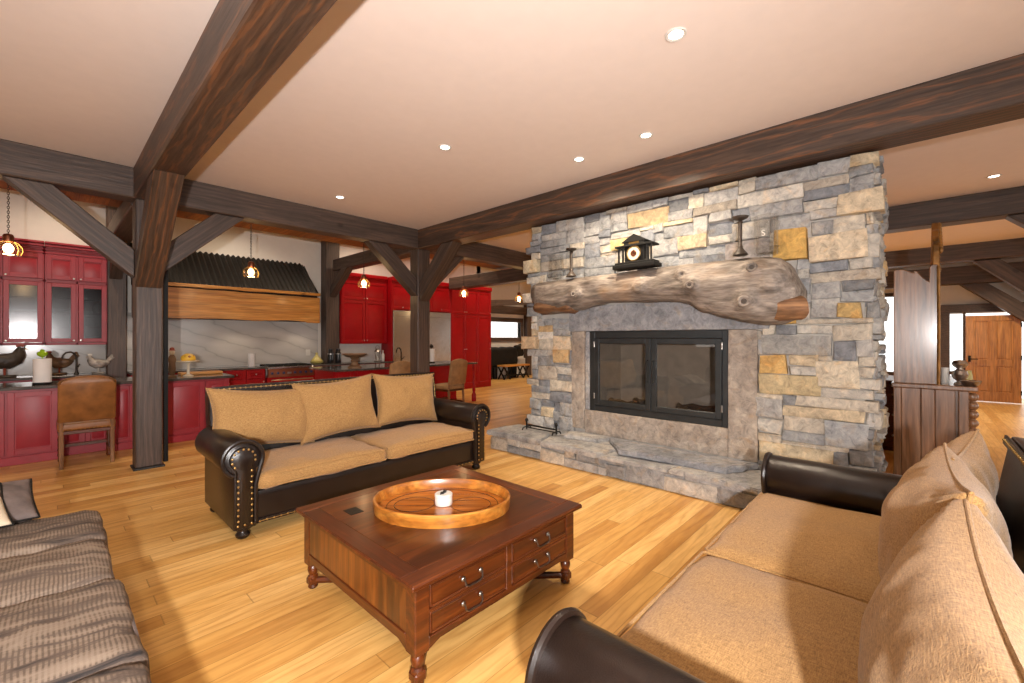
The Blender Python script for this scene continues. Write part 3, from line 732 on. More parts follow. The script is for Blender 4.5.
# sawn stub at the right end of the log
ce = MB(); cpts = [(.060 * math.cos(t) * 1.0, .135 * math.sin(t)) for t in [2 * math.pi * k / 18 for k in range(18)]]
ce2 = bmesh.new()
TT = [2 * math.pi * k / 24 for k in range(24)]
c0 = [ce2.verts.new((-.24 + .15 * math.cos(t), .98 - 2.1 + .10 * math.cos(t), 1.775 + .135 * math.sin(t))) for t in TT]
c1 = [ce2.verts.new((-.29 + .125 * math.cos(t) + .02 * math.sin(t) + rnd.uniform(-.006, .006), .735 - 2.1 + .085 * math.cos(t) + rnd.uniform(-.012, .008), 1.765 + .105 * math.sin(t) + .03 * math.cos(t) + rnd.uniform(-.006, .006))) for t in TT]
for k in range(24): ce2.faces.new((c0[k], c0[(k + 1) % 24], c1[(k + 1) % 24], c1[k]))
ce2.faces.new(c1)
ce._merge(ce2); ce.build('sawn_stub', M['cut_end'], mantel)
# bark patch under the left end
MB().rbox((-.325, 3.12 - 2.1, 1.825), (-.06, 3.74 - 2.1, 1.965), .065, 12, 0, .035, 4).build('bark', M['cut_end'], mantel)
# hearth: coursed face + slabs on top
hs = Stones(); HX = -.56   # front plane at x=4.14
hfront = lambda a, z, o: (HX - o, a - 2.1, z)
fill(hs, hfront, .55, 4.22, 0., .20, [], cw=.07, ch=.05, dep=(.0, .02), wr=(3, 8), hr=(2, 5), ragged=(0, .06))
hside = lambda a, z, o: (a, 4.20 - 2.1 + o, z)
fill(hs, hside, HX, .0, 0., .20, [], cw=.08, ch=.05, dep=(0, .02), wr=(2, 4), hr=(2, 4))
hs.build('hearth_face', fp)
MB().box((HX + .02, .5 - 2.1, 0), (.0, 4.19 - 2.1, .19), 0).build('hearth_core', M['mortar'], fp)
def slab_top(outline, z0, z1, col):
    b = bmesh.new(); pts = []
    for (p, q) in zip(outline, outline[1:] + outline[:1]):
        for t in (0, .25, .5, .75):
            x = p[0] + (q[0] - p[0]) * t; y = p[1] + (q[1] - p[1]) * t
            pts.append((x + rnd.uniform(-.015, .015) - FX, y - 2.1 + rnd.uniform(-.02, .02)))
    A = [b.verts.new((x, y, z0)) for x, y in pts]; B = [b.verts.new((x, y, z1 + rnd.uniform(-.006, .006))) for x, y in pts]
    b.faces.new(A[::-1]); b.faces.new(B)
    for i in range(len(pts)): j = (i + 1) % len(pts); b.faces.new((A[i], A[j], B[j], B[i]))
    bmesh.ops.recalc_face_normals(b, faces=list(b.faces))
    bmesh.ops.bevel(b, geom=[e for e in b.edges if abs(e.verts[0].co.z - e.verts[1].co.z) < .02], offset=.01, segments=2, affect='EDGES')
    m_ = MB(); m_._merge(b); return m_
for ol, za, zb in (([(4.06, 4.25), (4.06, 3.36), (4.66, 3.48), (4.66, 4.22)], .195, .262), ([(4.07, 3.34), (4.05, 2.55), (4.66, 2.45), (4.66, 3.46)], .195, .25), ([(4.06, 2.53), (4.10, 1.75), (4.66, 1.70), (4.66, 2.43)], .19, .225), ([(4.09, 1.73), (4.06, .98), (4.66, .55), (4.66, 1.68)], .19, .235)):
    slab_top(ol, za, zb, 0).build('hearth_slab', M['hearth'], fp, angle=30)
slab_top([(4.22, 2.35), (4.30, 1.30), (4.66, 1.12), (4.66, 2.75)], .235, .295, 0).build('hearth_slab', M['lintel'], fp, angle=30)
slab_top([(4.4, 3.2), (4.46, 2.78), (4.66, 2.7), (4.66, 3.3)], .25, .30, 0).build('hearth_slab', M['hearth'], fp, angle=30)
# logs inside
for i, (x, y, a, z) in enumerate(((5.18, 2.55, 50, .665), (5.02, 2.76, 65, .66), (5.28, 1.9, 100, .66), (5.06, 1.8, 85, .655))):
    pts = []
    for k in range(9):
        t = (k - 4) / 4 * .24; pts.append((x + t * math.cos(R(a)), y + t * math.sin(R(a)), z + .012 * math.sin(k * 1.7)))
    tag(MB().tube(pts, [.045 + .006 * math.sin(k * 2.2 + i) for k in range(9)], 10).build('firewood_log', M['char']), ['charred log behind left fire door, second from left', 'charred log behind the left fire door, leftmost', 'charred log behind right fire door, at rear', 'charred log behind the right fire door, nearer the glass'][i], 'log', 'logs in the firebox')

# mantel objects
ck = thing('mantel_clock', 'black temple shaped clock with gold ringed dial on mantel', 'clock', (4.42, 2.25, 2.265), 0)
mb = MB(); mb.box((-.09, -.25, 0), (.09, .25, .045), .006); mb.box((-.08, -.225, .045), (.08, .225, .07), .004); mb.build('plinth', M['matte_black'], ck)
mb = MB(); mb.box((-.055, -.115, .07), (.07, .115, .235), .004); mb.build('case', M['matte_black'], ck)
for yy in (-.19, -.14, .14, .19): MB().lathe([(.014, .07), (.011, .08), (.010, .21), (.014, .225), (.014, .235)], (-.045, yy, 0), 12).build('column', M['iron'], ck)
mb = MB(); mb.box((-.08, -.225, .235), (.08, .225, .255), .004); mb.box((-.065, -.12, .255), (.065, .12, .29), .003); mb.prism([(-.15, .288), (.15, .288), (0, .37)], -.07, .07, 'x'); mb.build('pediment', M['matte_black'], ck)
d = MB().cyl((-.056, 0, .155), (-.072, 0, .155), .075, .07, 28).build('dial', M['cream'], ck); d['label'] = 'cream ring dial with brass centre'
MB().cyl((-.07, 0, .155), (-.077, 0, .155), .036, .033, 20).build('dial_centre', M['copper'], d)
mb = MB()
for k in range(24):
    a0, a1 = 2 * math.pi * k / 24, 2 * math.pi * (k + 1) / 24
    pass
mb.tube([(-.072, .078 * math.cos(2 * math.pi * k / 28), .155 + .078 * math.sin(2 * math.pi * k / 28)) for k in range(28)], .007, 6, True); mb.build('bezel', M['brass'], ck)
mb = MB(); mb.box((-.079, -.003, .153), (-.076, .003, .20), .001); mb.box((-.079, -.035, .152), (-.076, .0, .158), .001); mb.build('clock_hand', M['matte_black'], d)
mb = MB(); mb.box((-.067, -.06, .262), (-.064, .06, .283), .002); mb.build('name_plate', M['brass'], ck)
cs = thing('candlestick', 'tall bronze candlestick near left end of the log mantel', 'candlestick', (4.42, 3.12, 2.262), 0, 'candlesticks on the mantel')
MB().lathe([(.062, 0), (.058, .012), (.04, .035), (.022, .06), (.018, .07)], n=18).build('base', M['rooster'], cs)
MB().lathe([(.018, .065), (.024, .075), (.015, .09), (.017, .28), (.024, .29), (.014, .305)], n=16).build('stem', M['rooster'], cs)
MB().lathe([(.014, .305), (.06, .325), (.068, .34), (.06, .342), (.0, .335)], n=18).build('drip_plate', M['rooster'], cs)
c2 = copy_tree(cs); c2.location = (4.40, 1.20, 2.27); c2.scale = (1.05, 1.05, 1.05); c2['label'] = 'tall bronze candlestick on right half of the mantel, beside glass jar'
def hurricane(loc, label, r=.10, h=.34):
    j = thing('hurricane_jar', label, 'jar', loc, 0, 'clear glass jars on the mantel')
    MB().lathe([(r * .9, 0), (r, .01), (r, h), (r - .006, h), (r - .006, .014), (0, .012)], n=24).build('glass_body', M['clear_glass'], j)
    MB().lathe([(r * .5, .0), (r * .5, .012), (0, .013)], n=16).build('base', M['clear_glass'], j)
    mb = MB()
    for k in range(4):
        a = math.pi / 4 + k * math.pi / 2; mb.tube([((r + .004) * math.cos(a), (r + .004) * math.sin(a), .0), ((r + .004) * math.cos(a), (r + .004) * math.sin(a), h)], .0014, 6)
    for z in (.06, h - .06, h): mb.tube([((r + .004) * math.cos(2 * math.pi * k / 24), (r + .004) * math.sin(2 * math.pi * k / 24), z) for k in range(24)], .0014, 6, True)
    mb.build('wire_cage', M['pewter'], j)
    return j
jar = hurricane((4.46, 1.0, 2.262), 'clear glass hurricane jar right of the right candlestick')
hurricane((4.50, 3.42, 2.262), 'clear glass hurricane jar left of the left candlestick', .09, .30)
# letter etched on the jar
lc = bpy.data.curves.new('jar_letter', 'FONT'); lc.body = 'S'; lc.size = .075; lc.extrude = .001; lc.align_x = 'CENTER'
lo = bpy.data.objects.new('tmp_letter', lc); COL.objects.link(lo)
dg = bpy.context.evaluated_depsgraph_get(); me = bpy.data.meshes.new_from_object(lo.evaluated_get(dg)); bpy.data.objects.remove(lo)
me.transform(Matrix(((0, 0, -1, -.105), (-1, 0, 0, 0), (0, 1, 0, .15), (0, 0, 0, 1)))); me.materials.append(M['white'])
o = bpy.data.objects.new('etched_letter', me); COL.objects.link(o); o.parent = jar; o['label'] = 'white letter S'
# iron hearth rail
hr_ = thing('hearth_rail', 'low wrought iron log rail at left end of hearth', 'log rail', (4.42, 3.60, .272), 0)
MB().tube([(0, -.25, .06), (0, .25, .06)], .011).build('bar', M['iron'], hr_)
MB().tube([(0, -.25, .025), (0, .25, .025)], .008).build('bar', M['iron'], hr_)
for yy in (-.25, .25):
    MB().lathe([(.012, 0), (.012, .10), (.02, .115), (.022, .13), (.012, .147), (0, .15)], (0, yy, 0), 12).build('finial', M['iron'], hr_)
    MB().tube([(-.09, yy, .0), (-.07, yy, .03), (0, yy, .035), (.07, yy, .03), (.09, yy, 0)], .009).build('foot', M['iron'], hr_)

# ------------------------------------------------------------------ sofas
def make_sofa(loc, rz, D, label, tilt=10, az=.605, bh=.79):
    t = thing('leather_sofa', label, 'sofa', loc, rz)
    fm = MB().rbox((-1.12, .03, .085), (1.12, D, .345), .03, 8); fm.build('base', M['leather'], t)
    def nails(name, pts, parent, r=.0085, nrm=(0, -1, 0)):
        mb = MB()
        for p in pts: mb.ball(p, r, (1, .6, 1) if abs(nrm[1]) > .5 else (1, 1, .6), 8)
        if len(pts) > 1 and (Vector(pts[-1]) - Vector(pts[0])).length > .1: mb.tube(pts, .0025, 5)
        return mb.build(name, M['brass'], parent)
    def strip(p0, p1, st=.045):
        p0, p1 = Vector(p0), Vector(p1); n = max(1, int((p1 - p0).length / st)); return [p0 + (p1 - p0) * (i / n) for i in range(n + 1)]
    nt = MB().box((-1.10, .018, .095), (1.10, .034, .125), .003).build('nail_trim', M['leather'], t)
    nails('nailhead_row', strip((-1.08, .016, .110), (1.08, .016, .110), .05), nt)
    # arms
    def arc(c, r, a0, a1, n): return [(c[0] + r * math.cos(R(a0 + (a1 - a0) * i / n)), c[1] + r * math.sin(R(a0 + (a1 - a0) * i / n))) for i in range(n + 1)]
    for s in (-1, 1):
        c = (1.195, az)
        out = [(1.105, .085), (1.255, .085), (1.255, az - .14)] + arc(c, .132, -62, 205, 26) + [(1.105, az - .09)]
        out = [(s * x, z) for x, z in out]
        am = MB().prism(out, .012, D + .02, 'y', .006).build('arm', M['leather'], t, angle=50)
        pan = [(1.135, .10), (1.238, .10), (1.238, az - .09)] + arc(c, .088, -55, 195, 22) + [(1.135, az - .05)]
        fp_ = MB().prism([(s * x, z) for x, z in pan], -.012, .02, 'y', .005).build('arm_front', M['leather'], am, angle=50)
        MB().tube([(x, .006, z) for x, z in out[3:-1]] + [(s * 1.112, .006, .40), (s * 1.112, .006, .12)], .016, 8).build('welt', M['leather'], am)
        pts = [(s * 1.232, -.016, .16 + .042 * k) for k in range(8)] + [(s * x, -.016, z) for x, z in arc(c, .076, -40, 190, 9)] + [(s * 1.143, -.016, az - .09 - .042 * k) for k in range(9)] + [(s * (1.145 + .045 * k), -.016, .125) for k in range(3)]
        nails('nailhead_row', pts, fp_)
    # back
    bk = MB().rbox((-1.22, -.06, 0), (1.22, .10, bh), .035, 10, mat=T(0, D, .285) @ RX(-tilt)).build('backrest', M['leather'], t)
    m = T(0, D, .285) @ RX(-tilt)
    bt = MB().box((-1.205, -.072, bh - .06), (1.205, -.058, bh - .01), .004, mat=m).build('nail_trim', M['leather'], bk)
    nails('nailhead_row', [m @ p for p in strip((-1.19, -.074, bh - .033), (1.19, -.074, bh - .033), .042)], bt)
    for s in (-1, 1) if bh > .75 else (1,): nails('nailhead_row', [m @ p for p in strip((s * 1.185, -.066, .46), (s * 1.185, -.066, bh - .08), .045)], bk)
    # seats
    for i, (a, c) in enumerate(((-1.095, -.005), (.005, 1.095))):
        cu = MB().rbox((a, -.015, .345), (c, D - .07, .472), .05, 18, .04, .016, 3 + i * 5 + rz).build('seat_cushion', M['tan'], t, angle=80)
        for zz in (.458, .366):
            q = [(a + .02, -.008), (c - .02, -.008), (c - .006, .01), (c - .006, D - .1), (a + .006, D - .1), (a + .006, .01)]
            MB().tube([(x, y, zz) for x, y in q], .0065, 6, True).build('piping', M['tan'], cu)
    for sx in (-1.18, 1.18):
        for y in (.075, D - .03):
            MB().lathe([(.03, 0), (.045, .012), (.05, .03), (.036, .048), (.034, .056), (.058, .07), (.062, .09)], (sx, y, 0), 18).build('foot', M['leather'], t)
    return t
make_sofa((2.185, 3.63, 0), 0, .84, 'dark leather sofa with tan cushions standing across the coffee table, backing on the kitchen', 9)
make_sofa((2.20, .755, 0), math.pi, 1.05, 'dark leather sofa with tan cushions in right foreground, nearest the camera', 9, .565, .72)
def back_pillow(x, y, z, w, h, t, lean, rz, label, seed, group, roll=0, wob=.013):
    o = thing('sofa_pillow', label, 'pillow', (x, y, z), rz, group)
    m = RX(-lean) @ T(0, 0, h / 2) @ RY(roll)
    MB().pillow(w, h, t, seed, 36, m, .13, wob).build('pillow_cover', M['tan'], o, angle=180)
    MB().pillow_edge(w * 1.004, h * 1.004, .13, .0055, m).build('piping', M['tan'], o)
    return o
G1 = 'tan pillows on the sofa across the table'; G2 = 'tan pillows on the foreground sofa'
back_pillow(1.36, 4.30, .512, .90, .545, .31, 14, R(2), 'wide tan pillow at left end of the far sofa', 1, G1, 4, .022)
back_pillow(2.03, 4.25, .515, .82, .58, .30, 13, R(-3), 'tan pillow in the middle of the far sofa', 5, G1, -4, .022)
back_pillow(2.87, 4.30, .512, .84, .58, .29, 12, R(2), 'tan pillow at right end of the far sofa', 9, G1, 3, .022)
back_pillow(1.30, -.01, .508, .92, .555, .31, 10, math.pi + R(1), 'biggest and nearest tan pillow on the foreground sofa', 17, G2, 1, .012)
back_pillow(2.14, -.01, .508, .90, .565, .31, 9, math.pi + R(1), 'tan pillow in the middle of the foreground sofa, corner gathered', 22, G2, -2, .020)
back_pillow(2.77, -.05, .508, .70, .545, .27, 12, math.pi - R(9), 'farthest tan pillow on the foreground sofa, nearest the hutch', 31, G2, 2, .016)

# ------------------------------------------------------------------ coffee table
ct = thing('coffee_table', 'square dark cherry coffee table with drawers between the two sofas', 'coffee table', (1.635, 2.12, 0))
HT, HB = .615, .575
mb = MB()
mb.box((-HT, -HT, .452), (HT, HT, .476), .006)
mb.build('tabletop_rim', M['table'], ct)
MB().box((-HT + .10, -HT + .10, .462), (HT - .10, HT - .10, .4785), .002).build('tabletop', M['table_top'], ct)
for s in (-1, 1):
    MB().box((-HT + .004, s * (HT - .052) - .047, .465), (HT - .004, s * (HT - .052) + .047, .4785), .002).build('breadboard', M['table'], ct)
    MB().box((s * (HT - .052) - .047, -HT + .102, .465), (s * (HT - .052) + .047, HT - .102, .4785), .002).build('breadboard', M['table_y'], ct)
ml = MB(); ml.box((-HB - .012, -HB - .012, .438), (HB + .012, HB + .012, .453), .005); ml.build('top_moulding', M['table'], ct)
MB().box((-HB + .03, -HB + .03, .165), (HB - .03, HB - .03, .44), .002).build('carcass', M['table'], ct)
for sx in (-1, 1):
    for sy in (-1, 1):
        cx, cy = sx * (HB - .035), sy * (HB - .035)
        lg = MB(); lg.box((cx - .038, cy - .038, .145), (cx + .038, cy + .038, .44), .005)
        lg.lathe([(.028, .155), (.029, .147), (.020, .140), (.029, .128), (.031, .112), (.025, .090), (.020, .080), (.029, .072), (.029, .062)], (cx, cy, 0), 18)
        lg.box((cx - .030, cy - .030, .022), (cx + .030, cy + .030, .066), .008); lg.lathe([(.022, 0), (.029, .01), (.025, .024)], (cx, cy, 0), 16)
        lg.build('leg', M['table_side'] if False else M['table'], ct)
for sx in (-1, 1):
    MB().tube([(sx * (HB - .05), -(HB - .05), .044), (0, 0, .044)], .02, 8).build('stretcher', M['table'], ct)
    MB().tube([(sx * (HB - .05), (HB - .05), .044), (0, 0, .044)], .02, 8).build('stretcher', M['table'], ct)
for s in (-1, 1):   # boarded end panels
    x = s * (HB - .012)
    MB().box((x - .012, -HB + .07, .215), (x + .006, HB - .07, .415), .002).build('side_panel', M['table_side'], ct)
    r_ = MB(); r_.box((x - .014, -HB + .07, .41), (x + .014, HB - .07, .44), .003); 
    prof_ = [(-HB + .07, .215), (HB - .07, .215), (HB - .07, .150), (HB - .13, .172), (-HB + .13, .172), (-HB + .07, .150)]
    r_.prism(prof_, x - .014, x + .014, 'x', .003); r_.box((x + s * .006 - .012, -HB + .07, .212), (x + s * .012 + .008, HB - .07, .226), .004); r_.build('side_rail', M['table_y'], ct)
for s in (-1, 1):
    y = s * (HB - .012)
    r_ = MB(); r_.prism([(-HB + .07, .205), (HB - .07, .205), (HB - .07, .150), (HB - .13, .172), (-HB + .13, .172), (-HB + .07, .150)], y - .014, y + .014, 'y', .003)
    r_.box((-HB + .07, y - .014, .425), (HB - .07, y + .014, .44), .003); r_.box((-.02, y - .014, .2), (.02, y + .014, .43), .003); r_.box((-HB + .07, y - .012, .308), (HB - .07, y + .012, .322), .002)
    r_.build('drawer_rail', M['table'], ct)
    for (a, c) in ((-HB + .078, -.024), (.024, HB - .078)):
        for (za, zb) in ((.212, .305), (.325, .422)):
            dr = MB().box((a, y - .01, za), (c, y + .008, zb), .003)
            d = dr.build('drawer', M['table'], ct)
            f = y + s * .012
            MB().tube([(a + .006, f, za + .006), (c - .006, f, za + .006), (c - .006, f, zb - .006), (a + .006, f, zb - .006)], .0045, 6, True).build('bead', M['table'], d)
            m_ = (a + c) / 2; hz = (za + zb) / 2 + .008
            h = MB(); 
            for q in (-.055, .055): h.ball((m_ + q, f + s * .006, hz), .0125, (1, .7, 1), 10); h.cyl((m_ + q, y, hz), (m_ + q, f + s * .02, hz), .005, n=8)
            h.tube([(m_ - .055, f + s * .018, hz), (m_ - .05, f + s * .024, hz - .026), (m_ - .035, f + s * .026, hz - .034), (m_ + .035, f + s * .026, hz - .034), (m_ + .05, f + s * .024, hz - .026), (m_ + .055, f + s * .018, hz)], .0042, 6)
            h.build('handle', M['pewter'], d)
for x_ in (-.33,):
    mb = MB(); mb.box((-.44, .26, .4785), (-.36, .36, .4805), .001); mb.build('iron_plate', M['iron'], ct)
# tray and pot
tr_ = thing('serving_tray', 'oval burl wood serving tray with inlaid base on the coffee table', 'tray', (1.636, 2.10, .479), R(-47))
A, B = .405, .310
def ell(a, b, z, n=56): return [(a * math.cos(2 * math.pi * k / n), b * math.sin(2 * math.pi * k / n), z) for k in range(n)]
b = bmesh.new(); rings = []
for (da, z) in ((0, 0), (.004, .03), (.006, .066), (.002, .072), (-.008, .072), (-.012, .066), (-.014, .012)):
    rings.append([b.verts.new(p) for p in ell(A + da, B + da, z)])
for P_, Q_ in zip(rings, rings[1:]):
    for k in range(56): b.faces.new((P_[k], P_[(k + 1) % 56], Q_[(k + 1) % 56], Q_[k]))
for k in range(56): b.faces.new((rings[-1][k], rings[-1][(k + 1) % 56], rings[0][(k + 1) % 56], rings[0][k]))
mb = MB(); mb._merge(b); mb.build('rim', M['tray'], tr_)
mb = MB(); mb.lathe([(.0, .002), (.985, .002), (.985, .0135), (0, .0145)], (0, 0, 0), 56, Matrix.Diagonal((A - .012, B - .012, 1, 1))); tb = mb.build('base', M['tray_floor'], tr_)
mb = MB(); mb.tube(ell(A - .07, B - .06, .0145), .0022, 6, True)
for s in (-1, 1): mb.tube([(s * .17 + .12 * math.cos(t), .115 * math.sin(t), .0145) for t in [2 * math.pi * k / 30 for k in range(30)]], .002, 6, True)
for k in range(4):
    pass
mb.build('inlay', M['inlay'], tb)
pot = thing('trinket_pot', 'small round white pot with black motif lid in the tray', 'pot', (1.640, 2.095, .4955))
MB().lathe([(.050, 0), (.052, .004), (.052, .040), (.050, .044), (0, .044)], n=28).build('pot_body', M['white'], pot)
lid = MB().lathe([(.052, .044), (.053, .047), (.053, .062), (.049, .066), (0, .067)], n=28).build('lid', M['white'], pot)
mb = MB(); mb.tube([(-.03, -.01, .067), (-.01, .012, .068), (.012, -.004, .068), (.03, .016, .067)], .005, 6); mb.ball((.018, .012, .07), .012, (1.2, .8, .5)); mb.ball((-.012, -.008, .07), .010, (1.4, .8, .5)); mb.build('motif', M['black'], lid)

# ------------------------------------------------------------------ grey patterned chaise sofa
gs = thing('patterned_sofa', 'brown grey feather patterned low sofa cut off at lower left', 'sofa', (-.55, 2.6, 0))
MB().rbox((-.75, -1.75, .05), (.66, 1.05, .30), .04, 8).build('base', M['pillow_grey'], gs)
for i, (a, c) in enumerate(((-1.75, -1.36), (-1.36, -.72), (-.72, .00), (.00, .57), (.57, 1.11))):
    x1 = [.78, .78, .785, .765, .775][i]
    cu = MB().rbox((-.75, a, .27), (x1, c, .462), .06, 22, .035, .014, 40 + 3 * i).build('seat_cushion', M['grey_fabric'], gs, angle=180)
    MB().tube([(-.7, a + .02, .415), (x1 - .05, a + .02, .415), (x1 - .012, a + .07, .415), (x1 - .012, c - .07, .415), (x1 - .05, c - .02, .415), (-.7, c - .02, .415)], .008, 6).build('piping', M['pillow_grey'], cu)
MB().rbox((-1.0, -1.75, .05), (-.72, 1.08, .82), .08, 10).build('backrest', M['grey_fabric'], gs)
for x, y in ((.55, .95), (.55, -1.65), (-.9, .95), (-.9, -1.65)): MB().cyl((x, y, 0), (x, y, .06), .03, .035).build('foot', M['matte_black'], gs)
p = thing('throw_pillow', 'grey suede pillow at far end of the patterned sofa', 'pillow', (-.255, 3.56, .50), R(6)); m = RX(-68) @ T(0, 0, .19)
MB().pillow(.46, .38, .14, 3, 22, m, .05, .008).build('pillow_cover', M['pillow_grey'], p, angle=180); MB().pillow_edge(.46, .38, .05, .006, m).build('piping', M['matte_black'], p)
p = thing('throw_pillow', 'brown and cream cowhide pillow leaning on the grey pillow', 'pillow', (-.335, 3.43, .52), R(10)); m = RX(-66) @ T(0, 0, .19)
MB().pillow(.44, .38, .14, 8, 22, m, .05, .008).build('pillow_cover', M['cowhide'], p, angle=180); MB().pillow_edge(.44, .38, .05, .006, m).build('piping', M['matte_black'], p)

# ------------------------------------------------------------------ cabinets
def door(parent, x0, x1, z0, z1, y, mat, knob=None, glass=False, name='door', knobmat='chrome'):
    """raised panel door facing -Y, front plane at y (parent-local)"""
    mb = MB(); w = min(.058, (x1 - x0) * .2); hz = min(w, (z1 - z0) * .3)
    mb.box((x0, y, z0), (x0 + w, y + .022, z1), .003); mb.box((x1 - w, y, z0), (x1, y + .022, z1), .003)
    mb.box((x0 + w, y, z0), (x1 - w, y + .022, z0 + hz), .003); mb.box((x0 + w, y, z1 - hz), (x1 - w, y + .022, z1), .003)
    if not glass:
        mb.box((x0 + w, y + .014, z0 + hz), (x1 - w, y + .02, z1 - hz), 0)
        if x1 - x0 > 3 * w and z1 - z0 > 3 * hz:
            a, c, e, f = x0 + w + .012, x1 - w - .012, z0 + hz + .012, z1 - hz - .012
            b = bmesh.new(); k = min(.035, (c - a) * .2, (f - e) * .25)
            o_ = [b.verts.new(v) for v in ((a, y + .014, e), (c, y + .014, e), (c, y + .014, f), (a, y + .014, f))]
            i_ = [b.verts.new(v) for v in ((a + k, y + .003, e + k), (c - k, y + .003, e + k), (c - k, y + .003, f - k), (a + k, y + .003, f - k))]
            for q in range(4): b.faces.new((o_[q], o_[(q + 1) % 4], i_[(q + 1) % 4], i_[q]))
            b.faces.new(i_); mb._merge(b)
    d = mb.build(name, M[mat], parent)
    if glass: MB().box((x0 + w - .004, y + .010, z0 + hz - .004), (x1 - w + .004, y + .014, z1 - hz + .004), 0).build('glass_pane', M['seed_glass'], d)
    if knob:
        MB().lathe([(.005, 0), (.005, .012), (.013, .018), (.014, .026), (.008, .032), (0, .033)], n=12, mat=T(knob[0], y, knob[1]) @ RX(90)).build('knob', M[knobmat], d)
    return d
def base_unit(x0, x1, y0, y1, label, mat='red', doors=2, drawers=True, h=.88, group=None):
    t = thing('base_cabinet', label, 'cabinet', (x0, y0, 0), 0, group); W = x1 - x0
    mb = MB(); mb.box((0.002, .025, .10), (W - .002, y1 - y0, h), .002); mb.box((.01, .08, 0), (W - .01, y1 - y0, .1), 0); mb.build('carcass', M[mat], t)
    zt = h - .02
    for i in range(doors):
        a, c = .012 + (W - .024) * i / doors + .004, .012 + (W - .024) * (i + 1) / doors - .004
        if drawers:
            door(t, a, c, zt - .16, zt, 0, mat, ((a + c) / 2, zt - .08), name='drawer'); door(t, a, c, .13, zt - .175, 0, mat, (c - .03 if i % 2 == 0 else a + .03, zt - .23))
        else: door(t, a, c, .13, zt, 0, mat)
    return t
GB = 'red base cabinets along the kitchen wall'
base_unit(-1.25, -.42, 9.58, 10.18, 'red base cabinet under the counter rooster, at left edge', 'red_flash_haze', 2, group=GB)
base_unit(-.42, .68, 9.58, 10.18, 'red base cabinet under the counter sink, behind the tan chair', 'red_flash_haze', 2, group=GB)
base_unit(.96, 1.98, 9.58, 10.18, 'red base cabinet on kitchen wall, just right of the left post', 'red', 2, group=GB)
base_unit(1.98, 3.01, 9.58, 10.18, 'red base cabinet on the kitchen wall left of the range', 'red', 3, group=GB)
base_unit(3.96, 4.9, 9.58, 9.88, 'red base cabinet under the black carafes, right of the range', 'red', 2, group=GB)
base_unit(4.9, 5.90, 9.58, 10.18, 'red base cabinet under the lantern, beside the refrigerator', 'red', 2, group=GB)
for x0, x1, lb in ((-1.28, .68, 'dark granite worktop under the glass cabinets'), (.95, 3.02, 'dark granite worktop left of the range'), (3.95, 5.915, 'dark granite worktop between range and refrigerator')):
    tag(MB().box((x0, 9.54, .882), (x1, 10.165, .92), .006).build('worktop', M['counter']), lb, 'worktop')
# first island
def island(x0, x1, y0, y1, label, panels, mat, niche=None):
    t = thing('kitchen_island', label, 'kitchen island', (x0, y0, 0)); W = x1 - x0; D = y1 - y0
    mb = MB()
    spans = [(0, W)] if not niche else [(0, niche[0] - x0), (niche[1] - x0, W)]
    for a, c in spans: mb.box((a, .025, .0), (c, D, .885), .003)
    if niche: mb.box((niche[0] - x0, .16, 0), (niche[1] - x0, D, .885), .003)
    mb.build('carcass', M[mat], t)
    for (a, c, za, zb, yo) in panels: door(t, a - x0, c - x0, za, zb, yo, mat, name='panel')
    mb = MB()
    for a, c in spans: mb.box((a + .003, .008, .0), (c - .003, .03, .10), .004)
    mb.build('plinth', M[mat], t)
    return t
island(-1.35, 1.93, 7.76, 8.45, 'long red painted island with raised panels behind the tan chair', [(-1.3, -.83, .12, .86, 0), (-.82, -.335, .12, .86, 0), (-.315, .10, .12, .86, 0), (.12, .34, .12, .86, .135), (.345, .58, .12, .86, .135), (.60, .80, .12, .86, 0), (.81, 1.16, .12, .86, 0), (1.17, 1.60, .12, .86, 0), (1.62, 1.90, .12, .42, 0), (1.62, 1.90, .43, .64, 0), (1.62, 1.90, .65, .86, 0)], 'red_flash_haze', (.11, .59))
tag(MB().box((-1.40, 7.70, .887), (1.98, 8.50, .925), .006).build('worktop', M['counter']), 'dark granite top of the island by the left post', 'worktop')
i2 = island(3.62, 6.55, 7.86, 8.7, 'red island behind the sofa with overhanging top and one red leg', [(3.64, 4.0, .12, .86, 0), (4.02, 4.8, .12, .86, 0), (4.82, 5.65, .12, .86, 0), (5.67, 6.52, .12, .86, 0)], 'red')
MB().lathe([(.052, 0), (.055, .04), (.055, .16), (.034, .20), (.030, .23), (.040, .26), (.027, .40), (.022, .62), (.022, .72), (.036, .76), (.036, .885)], (6.93 - 3.62, 7.70 - 7.86, 0), 20).build('leg', M['red'], i2)
tag(MB().box((3.53, 7.62, .887), (6.98, 8.78, .925), .006).build('worktop', M['counter']), 'dark granite top of island with the wooden cake stand', 'worktop')
